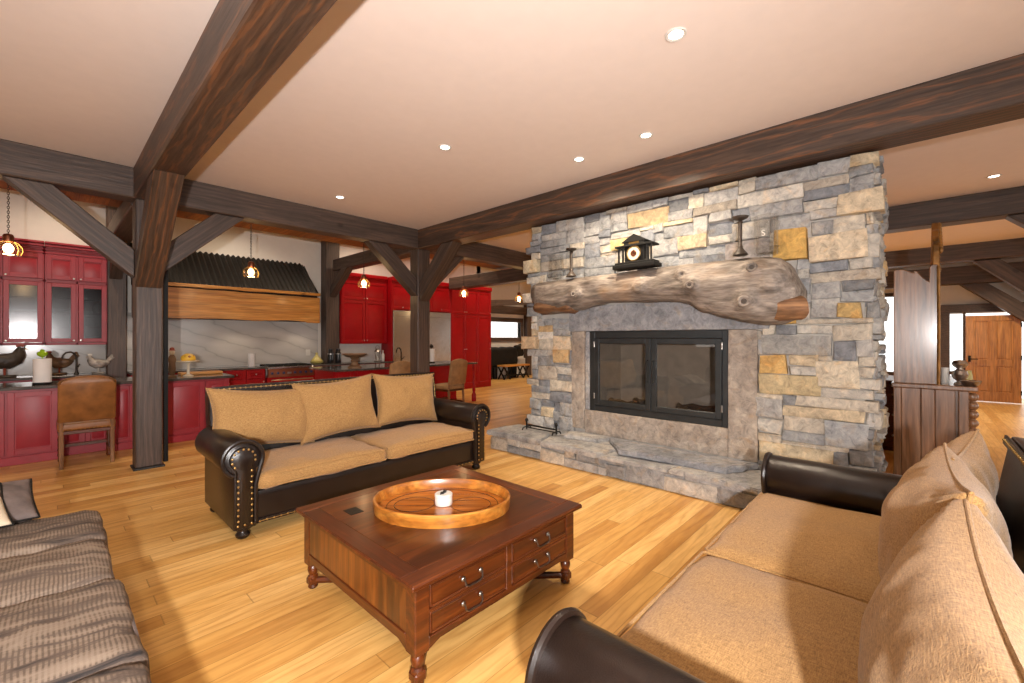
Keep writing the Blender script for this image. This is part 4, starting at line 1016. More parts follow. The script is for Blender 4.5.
# glass fronted uppers
def glass_upper(x0, x1, label, seed, vase=False):
    t = thing('wall_cabinet', label, 'cabinet', (x0, 9.85, 1.39), 0, 'glass fronted wall cabinets'); W = x1 - x0
    mb = MB(); mb.box((0, .02, 0), (.02, .345, 1.60), 0); mb.box((W - .02, .02, 0), (W, .345, 1.60), 0); mb.box((0, .02, 0), (W, .345, .035), .002); mb.box((0, .02, .985), (W, .345, 1.60), .002); mb.box((0, .33, 0), (W, .345, 1.6), 0)
    mb.box((0, .005, .0), (W, .03, .04), .003); mb.box((0, .005, .972), (W, .03, 1.02), .003); mb.box((0, .005, 1.40), (W, .03, 1.6), .003); mb.box((0, .005, 0), (.018, .03, 1.6), .002); mb.box((W - .018, .005, 0), (W, .03, 1.6), .002); mb.box((W / 2 - .012, .005, 0), (W / 2 + .012, .03, 1.42), .002)
    mb.build('carcass', M['red_flash_haze'], t)
    for z in (.27, .50, .74): MB().box((.02, .06, z), (W - .02, .33, z + .018), .002).build('shelf', M['red_flash_haze'], t)
    h = W / 2
    for i in range(2):
        a, c = i * h + .016, (i + 1) * h - .012
        door(t, a, c, .045, .968, -.014, 'red_flash_haze', (c - .025 if i == 0 else a + .025, .07), True); door(t, a, c, 1.025, 1.40, -.014, 'red_flash_haze', (c - .025 if i == 0 else a + .025, 1.05))
    mb = MB(); mb.prism([(.03, 1.46), (-.0, 1.46), (-.012, 1.50), (-.035, 1.53), (-.06, 1.57), (-.065, 1.60), (.03, 1.60)], 0, W, 'x', .002)
    cr = MB()
    for (ya, za, yb, zb) in ((-.008, 1.42, .02, 1.45), (-.02, 1.47, .02, 1.50), (-.045, 1.52, .02, 1.56), (-.06, 1.565, .02, 1.60)): cr.box((0, ya, za), (W, yb, zb), .006)
    cr.build('crown_moulding', M['red_flash_haze'], t)
    return t
glass_upper(-.88, -.025, 'left glass door wall cabinet in red, half out of view', 1)
glass_upper(-.02, .69, 'right glass door wall cabinet in red, beside dark post', 2)
def dish(name, prof, mat, loc, label, cat, group=None):
    return tag_loc(MB().lathe(prof, n=20).build(name, M[mat]), loc, label, cat, group)
def tag_loc(o, loc, label, cat, group=None, rz=0):
    o.location = loc; o.rotation_euler = (0, 0, rz); return tag(o, label, cat, group)
VP = [(.035, 0), (.06, .02), (.075, .08), (.06, .13), (.035, .15), (.045, .17), (.04, .17), (.03, .15), (0, .14)]
dish('vase', VP, 'cream', (.59, 10.05, 1.909), 'pale vase on a shelf behind the rightmost glass door', 'vase')
dish('bowl', [(.03, 0), (.07, .03), (.09, .06), (.085, .06), (0, .02)], 'white', (.16, 10.05, 1.909), 'white bowl on a shelf behind the middle glass door', 'bowl')
dish('bowl', [(.03, 0), (.07, .03), (.09, .06), (.085, .06), (0, .02)], 'white', (-.24, 10.05, 1.679), 'white bowl on a shelf behind the left glass door', 'bowl')
dish('jug', VP, 'speckled', (.50, 10.05, 1.679), 'dark speckled jug behind the rightmost glass door', 'jug')
# hood
hd = thing('range_hood', 'range hood with black corrugated roof and live edge wood slab front', 'hood', (2.5, 10.2, 1.84))
x0, x1 = 1.0 - 2.5, 4.03 - 2.5
b = bmesh.new(); NX = 300; rows = []
for (y, z) in ((-.74, .615), (-.0, 1.34)):
    rows.append([b.verts.new((x0 + (x1 - .0 - x0) * i / NX + (0 if z < 1 else 0) + (.12 if z > 1 else 0) * (-(i / NX)) * .6, y - .010 * math.sin(i * 2 * math.pi / 9.4), z + .013 * math.sin(i * 2 * math.pi / 9.4))) for i in range(NX + 1)])
for i in range(NX): b.faces.new((rows[0][i], rows[0][i + 1], rows[1][i + 1], rows[1][i]))
r = bmesh.ops.extrude_face_region(b, geom=list(b.faces)); bmesh.ops.translate(b, verts=[v for v in r['geom'] if isinstance(v, bmesh.types.BMVert)], vec=(0, .03, -.03))
mb = MB(); mb._merge(b); mb.build('roof', M['corrugated'], hd, angle=80)
mb = MB()
for xe in (x1 - .03,): mb.prism([(-.70, .60), (-.02, .60), (-.02, 1.30)], xe - .02, xe, 'x')
mb.prism([(-.70, .60), (-.02, .60), (-.02, 1.30)], x0 + .02, x0 + .04, 'x')
mb.box((x0 + .03, -.70, .02), (x1 - .03, -.0, .60), .0); mb.build('housing', M['matte_black'], hd)
b = bmesh.new(); top, bot = [], []
NS_ = 60
for i in range(NS_ + 1):
    x = x0 + (x1 + .0 - x0) * i / NS_
    top.append((x, .545 + .018 * noise.noise(Vector((x * 2, 0, 1))) - .02 * (i / NS_))); bot.append((x, .01 + .02 * noise.noise(Vector((x * 1.7, 4, 1))) + (.0 if i < 55 else -.02)))
MB().prism(top + bot[::-1], -.765, -.70, 'y', .006).build('slab_front', M['slab'], hd)
t2 = [(x, z + .008) for x, z in top]; t3 = [(x, .60) for x, z in top]
MB().prism([(x, .545 + .02 + .012 * noise.noise(Vector((x * 2.6, 9, 1)))) for x, z in top] + [(x, .622) for x, z in top][::-1], -.79, -.70, 'y', .004).build('slab_trim', M['slab'], hd)
# range
rg = thing('range_cooktop', 'copper red rangetop with navy knobs under the hood', 'range', (3.03, 9.52, 0)); W = .91
mb = MB(); mb.box((0, .03, .08), (W, .64, .70), .004); mb.box((.02, .08, 0), (W - .02, .62, .08), 0); mb.build('body', M['red'], rg)
MB().box((0, -.02, .70), (W, .06, .87), .012).build('control_panel', M['copper'], rg)
MB().box((0, -.01, .87), (W, .64, .915), .008).build('cooktop', M['stainless'], rg)
for k in range(8):
    if k in (3,): continue
    x = .07 + k * .11
    MB().lathe([(.026, 0), (.026, .008), (.02, .012), (.018, .036), (0, .038)], n=14, mat=T(x, -.02, .785) @ RX(90)).build('knob', M['navy'], rg)
MB().box((.36, -.026, .765), (.44, -.02, .80), .002).build('badge', M['chrome'], rg)
for k in range(3):
    g = MB(); a = .03 + k * .29
    for q in range(4): g.box((a + .02 + q * .075, .06, .93), (a + .032 + q * .075, .60, .945), .002)
    g.box((a, .06, .915), (a + .27, .075, .945), .002); g.box((a, .585, .915), (a + .27, .60, .945), .002); g.box((a, .32, .93), (a + .27, .335, .945), .002)
    g.build('grate', M['iron'], rg)
MB().tube([(.05, -.06, .64), (.05, -.07, .65), (W - .05, -.07, .65), (W - .05, -.06, .64)], .012).build('towel_bar', M['chrome'], rg)
MB().box((.05, .02, .14), (W - .05, .04, .60), .01).build('oven_door', M['red'], rg)
# red uppers, fridge wall
uc = thing('wall_cabinet', 'tall bright red wall cabinet between dark post and refrigerator', 'cabinet', (4.70, 9.85, 1.36)); W = 1.22
MB().box((0, .02, 0), (W, .345, 1.62), .003).build('carcass', M['red'], uc)
for i in range(2):
    a, c = .02 + i * (W / 2 - .01), W / 2 - .005 + i * (W / 2 - .01)
    door(uc, a, c, .03, 1.04, 0, 'red', (c - .03 if i == 0 else a + .03, .08)); door(uc, a, c, 1.06, 1.50, 0, 'red', (c - .03 if i == 0 else a + .03, 1.10))
MB().box((-.01, -.03, 1.60), (W, .345, 1.70), .02).build('crown_moulding', M['red'], uc)
rf = thing('refrigerator', 'wide stainless steel built in refrigerator set into red cabinets', 'refrigerator', (5.965, 9.66, 0)); W = 1.855
MB().box((.002, .04, .02), (W - .002, .52, 2.20), .003).build('body', M['stainless'], rf)
for i, (a, c) in enumerate(((0.004, W * .48), (W * .48 + .006, W - .004))):
    d = MB().box((a, 0, .12), (c, .04, 2.06), .006).build('door', M['stainless'], rf)
    hx = c - .05 if i == 0 else a + .05
    MB().tube([(hx, 0, .9), (hx, -.05, .9), (hx, -.05, 1.8), (hx, 0, 1.8)], .013).build('handle', M['chrome'], d)
MB().box((.004, 0, 2.065), (W - .004, .04, 2.20), .004).build('grille', M['stainless'], rf)
oc = thing('wall_cabinet', 'red cabinet directly above the refrigerator', 'cabinet', (5.93, 9.68, 2.215)); W = 1.90
MB().box((0, .02, 0), (W, .51, .74), .003).build('carcass', M['red'], oc)
for i in range(3): a = .02 + i * (W - .04) / 3; door(oc, a + .004, a + (W - .04) / 3 - .004, .03, .66, 0, 'red', (a + .3, .07))
MB().box((0, -.03, .72), (W, .51, .84), .02).build('crown_moulding', M['red'], oc)
MB().box((0, 0, -2.2), (.03, .51, 0), .0).build('side_panel', M['red'], oc)
pc = thing('pantry_cabinet', 'floor to ceiling red pantry cabinet right of the refrigerator', 'cabinet', (7.835, 9.68, 0)); W = 1.615
MB().box((0, .02, .0), (W, .51, 2.96), .003).build('carcass', M['red'], pc)
for i in range(3):
    a = .03 + i * (W - .06) / 3; c = a + (W - .06) / 3 - .01
    door(pc, a, c, .12, 2.17, 0, 'red', (c - .03 if i != 1 else a + .03, 1.17)); door(pc, a, c, 2.21, 2.88, 0, 'red', (c - .03 if i != 1 else a + .03, 2.26))
MB().box((0, -.03, 2.94), (W + .01, .51, 3.06), .02).build('crown_moulding', M['red'], pc)

# ------------------------------------------------------------------ chairs
def make_chair(loc, rz, label, mat, group):
    t = thing('dining_chair', label, 'chair', loc, rz, group)
    w = .245
    n = 22; outl = [(-w, .53), (w, .53), (w, .98)] + [(w * math.cos(math.pi * k / n), .985 + .085 * math.sin(math.pi * k / n) ** 1.0) for k in range(1, n)] + [(-w, .98)]
    bk = MB().prism(outl, -.035, .035, 'y', .018); b = bk.bm; b.transform(T(0, -.22, 0) @ T(0, 0, .5) @ RX(9) @ T(0, 0, -.5)); bk.build('backrest', M[mat], t, angle=50)
    se = MB().rbox((-.25, -.22, .42), (.25, .25, .52), .035, 10, .02).build('seat', M[mat], t, angle=80)
    mb = MB().box((-.245, -.215, .385), (.245, .245, .425), .004).build('seat_rail', M['table'], t)
    for s in (-1, 1):
        MB().tube([(s * .215, -.235, 0), (s * .215, -.215, .2), (s * .215, -.20, .45), (s * .215, -.23, .6)], [.02, .022, .024, .02], 8).build('leg', M['hutch'], t)
        MB().lathe([(.018, 0), (.026, .02), (.022, .04)] + [(.021 + .008 * (k % 2), .06 + .03 * k) for k in range(9)] + [(.026, .34), (.026, .39)], (s * .215, .215, 0), 12).build('leg', M['table'], t)
        MB().box((s * .215 - .012, -.2, .13), (s * .215 + .012, .2, .16), .004).build('stretcher', M['table'], t)
    MB().box((-.21, .20, .17), (.21, .225, .21), .004).build('stretcher', M['table'], t)
    mb = MB()
    for k in range(14): mb.ball((-.235 + .036 * k, -.222, .435), .006, n=6)
    mb.build('nailhead_row', M['brass'], se)
    return t
make_chair((.33, 7.36, 0), 0, 'tan leather chair with arched back, pulled up to the left island', 'leather_tan', 'leather chairs at the islands')
make_chair((4.60, 7.45, 0), R(0), 'tan chair left of the corner post, at the island behind the sofa', 'suede', 'leather chairs at the islands')
make_chair((5.86, 7.30, 0), R(6), 'tan chair right of the corner post, turned toward the island', 'suede', 'leather chairs at the islands')

# ------------------------------------------------------------------ kitchen small things
def paper_roll(loc, label, stand, finial):
    t = thing('paper_towel_holder', label, 'paper towel', loc, 0)
    MB().lathe([(.085, 0), (.09, .008), (.09, .016), (.02, .022), (0, .022)], n=20).build('base', M[stand], t)
    MB().lathe([(.018, .024), (.082, .024), (.082, .315), (.018, .315)], n=28).build('towel_roll', M['paper'], t)
    MB().lathe([(.008, .31), (.008, .335), (.02, .338), (.045, .36), (.05, .385), (.035, .405), (.02, .41), (.022, .425), (0, .435)], n=16).build('finial', M[finial], t)
paper_roll((-.035, 7.98, .926), 'paper towel roll with green finial on island by tan chair', 'iron', 'green')
paper_roll((6.15, 8.32, .926), 'paper towel roll on the island right of the corner post', 'iron', 'iron')
tag_loc(MB().lathe([(.062, 0), (.064, .005), (.064, .26), (.058, .265), (0, .262)], n=24).build('candle', M['paper']), (2.85, 9.92, .921), 'thick white pillar candle on the wall counter left of the range', 'candle')
def faucet(loc, rz, label, mat='rooster'):
    t = thing('faucet', label, 'faucet', loc, rz)
    MB().lathe([(.03, 0), (.03, .012), (.018, .03), (.016, .06)], n=16).build('base', M[mat], t)
    MB().tube([(0, 0, .03), (0, 0, .26), (0, -.02, .32), (0, -.07, .355), (0, -.13, .345), (0, -.165, .30), (0, -.17, .25)], .013, 10).build('spout', M[mat], t)
    MB().tube([(.0, 0, .10), (.05, 0, .12), (.09, 0, .16)], .008, 8).build('lever', M[mat], t)
faucet((.33, 9.93, .921), R(-70), 'dark bronze gooseneck faucet on the wall counter above tan chair', 'rooster')
faucet((5.42, 8.45, .926), R(-70), 'dark gooseneck faucet on island beside the corner post', 'iron')
def rooster(loc, rz, sc, label, body, comb, wattle=True):
    t = thing('rooster_figurine', label, 'figurine', loc, rz); t.scale = (sc,) * 3
    def blob(chain, rad, n=14):
        return MB().tube(chain, rad, n)
    # body + neck + head as one skin along a curve
    ch = [(.17, 0, .22), (.13, 0, .21), (.06, 0, .185), (-.02, 0, .19), (-.08, 0, .22), (-.11, 0, .27), (-.115, 0, .31), (-.125, 0, .335), (-.145, 0, .335)]
    blob(ch, [.012, .05, .085, .095, .08, .055, .04, .036, .018]).build('body', M[body], t, angle=180)
    tl = MB()
    for k in range(6):
        a = k * 13
        tl.tube([(.11, 0, .22), (.17 + .02 * math.cos(R(a)), .006 * (k - 3), .27 + .02 * k / 2), (.20 + .03 * math.cos(R(a + 20)), .008 * (k - 3), .33 + .012 * k - .02), (.24 - .012 * k, .01 * (k - 3), .30 + .012 * k)], [.02, .02, .016, .006], 8)
    tl.build('tail', M[body], t)
    cb = MB()
    for k in range(4): cb.ball((-.10 - .014 * k, 0, .372 + .006 * (1.5 - abs(k - 1.5))), .014, (1, .5, 1.3), 8)
    if wattle: cb.ball((-.135, 0, .29), .013, (1, .6, 1.8), 8)
    cb.build('comb', M[comb], t)
    MB().cyl((-.155, 0, .335), (-.185, 0, .325), .010, .001, 8).build('beak', M['brass'], t)
    for s in (-1, 1):
        MB().ball((.03, s * .075, .205), .07, (1.2, .3, .75), 12).build('wing', M[body], t)
        MB().cyl((0, s * .03, .12), (0, s * .03, .02), .012, .010, 8).build('leg', M[comb], t)
    MB().lathe([(.09, 0), (.095, .01), (.085, .025), (0, .028)], n=20).build('base', M[body], t)
rooster((-.42, 9.80, .921), math.pi, 1.25, 'large dark bronze rooster on wall counter at left edge', 'rooster', 'rust_red')
rooster((.58, 9.84, .921), 0, .82, 'small pale speckled rooster on the counter beside dark post', 'speckled', 'white')
rooster((.14, 10.02, .921), 0, .95, 'brown rooster half hidden behind the faucet', 'sandstone', 'rust_red')
# things on island right of the left post
ck_ = thing('cake_stand', 'pale footed cake stand on the left island, right of post', 'cake stand', (1.46, 8.05, .926))
MB().lathe([(.07, 0), (.06, .012), (.02, .03), (.016, .16), (.03, .20), (.04, .21)], n=20).build('pedestal', M['cream'], ck_)
MB().lathe([(.0, .205), (.12, .21), (.145, .222), (.145, .232), (0, .226)], n=28).build('plate', M['cream'], ck_)
cd = thing('iced_cake', 'yellow iced novelty cake on the pale cake stand', 'cake', (1.46, 8.05, 1.159))
MB().lathe([(.085, 0), (.095, .02), (.088, .065), (.06, .09), (.03, .105), (0, .108)], n=24).build('cake_body', M['yellow'], cd)
for q in ((.05, -.05), (-.045, -.055), (.0, -.085), (.07, .01), (-.07, -.01)): MB().ball((q[0], q[1], .062), .017, n=8).build('decoration', M['rust_red'], cd)
fg = thing('carved_figure', 'slim carved figure holding a bottle beside left post', 'figurine', (1.255, 7.98, .926))
MB().lathe([(.055, 0), (.055, .02), (.03, .03), (.045, .12), (.04, .2), (.05, .26), (.035, .31), (.018, .33)], n=16).build('body', M['sandstone'], fg)
MB().ball((0, 0, .365), .036, (1, 1, 1.15)).build('head', M['cream'], fg)
MB().lathe([(.045, .39), (.03, .40), (.026, .43), (0, .44)], n=14).build('hat', M['rust_red'], fg)
tag(MB().box((1.40, 8.22, .926), (1.95, 8.46, .968), .008).build('cutting_board', M['slab']), 'thick wooden cutting board lying on the left island', 'cutting board')
# right counter
tg = thing('tagine_pot', 'olive yellow tagine pot on counter right of the range', 'pot', (4.14, 9.86, .921))
MB().lathe([(.08, 0), (.13, .025), (.14, .06), (.12, .065), (0, .062)], n=24).build('dish', M['tagine'], tg)
MB().lathe([(.128, .066), (.12, .08), (.08, .13), (.04, .17), (.022, .21), (.03, .23), (.02, .25), (0, .252)], n=24).build('lid', M['tagine'], tg)
for i, x in enumerate((4.41, 4.59)):
    t = thing('carafe', ['black insulated carafe, left one in front of post', 'black insulated carafe, right one nearest red cabinets'][i], 'carafe', (x, 9.76, .921), 0, 'black carafes')
    MB().lathe([(.06, 0), (.065, .01), (.065, .22), (.05, .26), (.045, .28)], n=20).build('body', M['black'], t)
    MB().lathe([(.047, .28), (.05, .29), (.05, .32), (.03, .335), (0, .337)], n=20).build('lid', M['black'], t)
    MB().tube([(0, -.06, .06), (0, -.11, .09), (0, -.11, .22), (0, -.055, .26)], .011).build('handle', M['black'], t)
    MB().lathe([(.0665, .21), (.0665, .225)], n=20).build('band', M['chrome'], t)
lt = thing('lantern', 'small metal and glass lantern on counter beside refrigerator', 'lantern', (5.62, 9.82, .921))
MB().lathe([(.08, 0), (.085, .015), (.075, .03), (0, .03)], n=16).build('base', M['pewter'], lt)
for k in range(4): a = k * math.pi / 2 + .4; MB().cyl((.065 * math.cos(a), .065 * math.sin(a), .03), (.065 * math.cos(a), .065 * math.sin(a), .24), .006).build('post', M['pewter'], lt)
MB().lathe([(.055, .03), (.055, .23)], n=20).build('glass_cylinder', M['clear_glass'], lt)
MB().lathe([(.085, .24), (.07, .26), (.03, .30), (.012, .31), (0, .312)], n=16).build('roof', M['pewter'], lt)
MB().tube([(.05 * math.cos(t), 0, .34 + .05 * math.sin(t)) for t in [2 * math.pi * k / 18 for k in range(18)]], .005, 6, True).build('handle', M['pewter'], lt)
MB().lathe([(.028, .03), (.028, .13), (0, .132)], n=14).build('candle', M['white'], lt)
tag_loc(MB().lathe([(.035, 0), (.04, .01), (.04, .16), (.015, .21), (.014, .26), (.018, .27), (0, .272)], n=18).build('bottle', M['white']), (5.76, 9.80, .921), 'white bottle on counter right of the lantern', 'bottle')
cs2 = thing('cake_stand', 'brown carved wooden pedestal bowl on the island behind the sofa', 'cake stand', (4.10, 8.02, .926))
MB().lathe([(.13, 0), (.125, .02), (.075, .05), (.06, .10), (.075, .13), (.06, .16), (.09, .20)], n=24).build('pedestal', M['sandstone'], cs2)
MB().lathe([(.07, .195), (.17, .215), (.23, .255), (.235, .27), (.22, .265), (0, .225)], n=30).build('bowl', M['sandstone'], cs2)
tag(MB().box((4.02, 10.155, 1.10), (4.12, 10.168, 1.24), .003).build('wall_outlet', M['white']), 'white outlet on marble behind the tagine', 'outlet')

# ------------------------------------------------------------------ pendants
pd = thing('pendant_light', 'glowing glass pendant at the left edge, before glass cabinets', 'pendant lamp', (-.29, 7.40, 3.264), 0, 'glass pendants over the islands')
MB().lathe([(.065, -.0), (.065, -.012), (.03, -.03), (.01, -.035)], n=20).build('canopy', M['copper'], pd)
mb = MB()
for k in range(22):
    z = -.035 - k * .0262; a = (k % 2) * math.pi / 2
    mb.tube([(.009 * math.cos(t) * math.cos(a), .009 * math.cos(t) * math.sin(a), z - .013 + .017 * math.sin(t)) for t in [2 * math.pi * q / 10 for q in range(10)]], .0032, 5, True)
mb.build('chain', M['rooster'], pd)
MB().lathe([(.012, -.60), (.035, -.61), (.045, -.63), (.042, -.69), (.03, -.70), (0, -.70)], n=18).build('socket', M['copper'], pd)
sh = MB().lathe([(.042, -.685), (.075, -.71), (.10, -.75), (.105, -.79), (.09, -.83), (.095, -.84)], n=24).build('glass_shade', M['shade_glass'], pd)
mb = MB()
for k in range(8):
    a = 2 * math.pi * k / 8
    mb.tube([(r_ * math.cos(a), r_ * math.sin(a), z) for r_, z in ((.042, -.685), (.078, -.71), (.104, -.75), (.109, -.79), (.094, -.835))], .0025, 5)
mb.build('rib', M['brass'], sh)
MB().ball((0, 0, -.765), .042, (1, 1, 1.3)).build('bulb', M['bulb'], pd)
pl_ = bpy.data.lights.new('pendant_glow', 'POINT'); pl_.energy = 9; pl_.color = (1, .68, .36); pl_.shadow_soft_size = .06
def pend_lamp(loc):
    o = bpy.data.objects.new('pendant_glow', pl_); COL.objects.link(o); o.location = loc; o['kind'] = 'helper'; return o
pend_lamp((-.29, 7.40, 2.42))
for x, lb in ((2.12, 'glowing glass pendant hanging in front of the range hood'), (3.96, 'glowing glass pendant before the red wall cabinet, left of corner post'), (6.36, 'glowing glass pendant right of the corner post, before red pantry'), (8.20, 'glowing glass pendant next to the left edge of the fireplace')):
    c = copy_tree(pd); c.location = (x, 7.40, 3.264); c['label'] = lb; pend_lamp((x, 7.40, 2.42))

# ------------------------------------------------------------------ recessed lights
rl = thing('recessed_downlight', 'recessed ceiling light nearest the camera, at top centre right', 'ceiling light', (2.711, 1.112, CZ), 0, 'recessed ceiling lights'); rl.scale = (.70, .70, 1)
MB().lathe([(.062, -.001), (.092, -.001), (.094, -.006), (.088, -.010), (.066, -.006), (.062, -.001)], n=32).build('trim_ring', M['white'], rl)
MB().lathe([(0, -.004), (.063, -.004), (.063, -.0015), (0, -.0015)], n=28).build('lens', M['lens'], rl)
spots = [(2.711, 1.112), (3.867, 1.872), (3.895, 2.649), (2.732, 3.468), (2.725, 5.743), (7.658, -.671)]
labs = [None, 'recessed ceiling light over fireplace, right one of the close pair', 'recessed ceiling light over fireplace, left one of the close pair', 'recessed ceiling light in the middle of the ceiling, left of the fireplace pair', 'recessed ceiling light farthest left, close to the kitchen beam', 'recessed ceiling light in the hall beyond the fireplace']
for (x, y), lb in list(zip(spots, labs))[1:]:
    c = copy_tree(rl); c.location = (x, y, CZ); c['label'] = lb
def lamp(name, kind, loc, energy, color=(1, .9, .78), aim=None, size=.1, sy=None, angle=None, blend=.6):
    l = bpy.data.lights.new(name, kind); l.energy = energy; l.color = color
    if kind == 'AREA':
        l.size = size
        if sy: l.shape = 'RECTANGLE'; l.size_y = sy
    else: l.shadow_soft_size = size
    if kind == 'SPOT': l.spot_size = R(angle or 110); l.spot_blend = blend
    o = bpy.data.objects.new(name, l); COL.objects.link(o); o.location = loc
    if aim is not None: o.rotation_euler = (Vector(aim) - Vector(loc)).to_track_quat('-Z', 'Y').to_euler()
    o['kind'] = 'helper'; return o
WARM = (1, .83, .62)
E_SPOT = 46
for (x, y) in spots + [(2.7, -1.2), (-.8, 1.2), (-.8, 3.6), (-.8, 5.6), (-1., -1.5)]:
    lamp('downlight', 'SPOT', (x, y, CZ - .03), E_SPOT * (3.4 if x in (3.867, 3.895) else 1), WARM, (x + (.75 if x in (3.867, 3.895) else 0), y, 0), .05, angle=125, blend=.8)
for x in (1.2, 2.6, 3.8): lamp('hood_lamp', 'SPOT', (x, 9.75, 1.82), 7, WARM, (x, 9.9, 0), .04, angle=120)
for (x, y) in ((.2, 9.1), (2.5, 9.0), (5.2, 9.2), (7.2, 9.0), (9.0, 8.8)): lamp('kitchen_downlight', 'SPOT', (x, y, 4.36), 150, WARM, (x, y + .15, 0), .06, angle=120, blend=.8)
for (x, y) in ((11., 9.), (13., 9.5), (11, 4), (14., 5), (11., -.8), (13.6, -1.2), (10, 2)): lamp('hall_fill', 'SPOT', (x, y, 3.38 if y < 6 else 4.3), 260, WARM, (x, y, 0), .06, angle=125, blend=.8)  # added spots without fixtures, brightening the hall and pine door
# daylight through the windows
DAY = (1., .97, .93)
for h in WW: lamp('window_daylight', 'AREA', (-4.05, (h[0] + h[1]) / 2, (h[2] + h[3]) / 2), 14 * (h[1] - h[0]), DAY, (5, (h[0] + h[1]) / 2, 1.5), h[3] - h[2], h[1] - h[0])
for h in WS: lamp('window_daylight', 'AREA', ((h[0] + h[1]) / 2, -4.5, (h[2] + h[3]) / 2), 14 * (h[1] - h[0]), DAY, ((h[0] + h[1]) / 2, 5, 1.5), h[1] - h[0], h[3] - h[2])
# the photographer's strobe, a step to the left of the camera
lamp('camera_strobe', 'SPOT', (-.48, -.55, 1.58), 1200, (1, .95, .93), (3.2, 4.6, 2.45), .05, angle=148, blend=1.)

# ------------------------------------------------------------------ hutch and hall
hu = thing('carved_hutch', 'tall aged wooden hutch with carved crest beyond the fireplace corner', 'hutch', (5.9, 0, 0))
mb = MB(); mb.box((.03, -.36, .06), (1.6, .17, 1.00), .004); mb.box((.01, -.385, 0), (1.62, .185, .08), .01); mb.build('base_case', M['hutch'], hu)
sp = MB()
for k, (a, c) in enumerate(((.172, .115), (.113, -.03), (-.032, -.13), (-.132, -.27))):
    sp.box((-.004 + .004 * (k % 2), c, .08), (.03, a, 1.0), .005)
sp.build('side_boards', M['hutch'], hu)
MB().box((-.012, -.36, .06), (.05, -.29, 1.0), .006).build('corner_stile', M['hutch'], hu)
MB().box((-.02, -.42, 1.0), (1.64, .19, 1.045), .008).build('counter_board', M['hutch'], hu)
prof_ = [(.03, 0), (.034, .03)]
z = .08
bead = [(.03, .06)]
for k in range(11):
    z0_ = .085 + k * .082; bead += [(.020, z0_), (.036, z0_ + .02), (.042, z0_ + .041), (.036, z0_ + .062), (.020, z0_ + .08)]
MB().lathe(bead, (.03, -.385, 0), 16).build('bobbin_column', M['hutch'], hu)
ou = [(.172, 1.045), (.172, 2.19), (.10, 2.195), (.06, 2.17), (.02, 2.15), (.025, 2.175), (.0, 2.165), (-.03, 2.12), (-.07, 2.07), (-.088, 2.055), (-.092, 2.20), (-.115, 2.22), (-.15, 2.215), (-.15, 1.045)]
MB().prism(ou, 0, .045, 'x', .006).build('upper_side', M['hutch'], hu)
MB().prism(ou, 1.55, 1.595, 'x', .006).build('upper_side', M['hutch'], hu)
MB().box((.045, .13, 1.045), (1.55, .165, 2.15), .003).build('back_board', M['hutch'], hu)
for z in (1.42, 1.78): MB().box((.045, -.12, z), (1.55, .13, z + .025), .003).build('shelf', M['hutch'], hu)
cr = MB(); b = bmesh.new(); NXC = 44; tp, bt_ = [], []
for i in range(NXC + 1):
    x = .01 + 1.57 * i / NXC; u = abs(i / NXC - .28) / .72
    tp.append((x, 2.20 + .52 * max(0, 1 - u * 1.25) ** 1.4 + .02 * math.sin(i * 1.9))); bt_.append((x, 2.12))
cr.prism(tp + bt_[::-1], -.165, -.115, 'y', .006)
cre = cr.build('crest', M['gilt'], hu); cre['label'] = 'carved gilded crest'
cv = MB()
for i in range(26):
    x = .03 + 1.5 * i / 25; u = abs(i / 25 - .28) / .72; zt = 2.20 + .52 * max(0, 1 - u * 1.25) ** 1.4
    cv.ball((x, -.17, zt - .05), .03, (1, .7, 1.2), 8); cv.ball((x + .02, -.165, 2.17), .022, (1, .6, 1), 8)
cv.build('carving', M['gilt'], cre)
MB().tube([(-.01, -.155, 1.05), (-.012, -.158, 1.6), (-.01, -.155, 2.2)], .013, 8).build('corner_bead', M['gilt'], hu)
sj = thing('silver_jar', 'silver urn with round lid on the hutch counter', 'jar', (6.10, -.31, 1.046))
MB().lathe([(.045, 0), (.04, .012), (.02, .03), (.05, .06), (.062, .10), (.05, .13), (.03, .14)], n=20).build('bowl', M['chrome'], sj)
MB().lathe([(.032, .14), (.022, .155), (.05, .18), (.058, .205), (.045, .23), (0, .24)], n=20).build('lid', M['chrome'], sj)
tag_loc(MB().lathe([(.028, 0), (.03, .004), (.03, .16), (0, .162)], n=16).build('candle', M['white']), (6.10, -.205, 1.046), 'white candle on the hutch counter left of silver urn', 'candle')
tag_loc(MB().lathe([(.035, 0), (.037, .005), (.037, .09), (.03, .11), (.03, .13), (0, .132)], n=16).build('spice_jar', M['tagine']), (6.25, -.37, 1.046), 'small olive jar on the hutch counter right of silver urn', 'jar')
tag_loc(MB().lathe([(.05, 0), (.055, .006), (.075, .045), (.07, .05), (.045, .012), (0, .01)], n=18).build('bowl', M['chrome']), (5.99, -.375, 1.046), 'small silver bowl at front corner of the hutch counter', 'bowl')
cb_ = thing('side_cabinet', 'dark wooden cabinet behind hutch, glimpsed at the fireplace edge', 'cabinet', (8.1, .36, 0))
MB().box((-.5, -.32, .90), (.5, .32, .94), .006).build('top', M['table'], cb_); MB().box((-.47, -.29, .06), (.47, .29, .90), .004).build('carcass', M['table'], cb_)
MB().box((-.44, -.26, 0), (.44, .26, .06), .0).build('plinth', M['table'], cb_)
for k in range(3):
    d_ = MB().box((-.485, -.27, .09 + k * .27), (-.47, .27, .34 + k * .27), .004).build('drawer', M['table'], cb_)
    for yy in (-.13, .13): MB().ball((-.495, yy, .215 + k * .27), .014).build('knob', M['pewter'], d_)
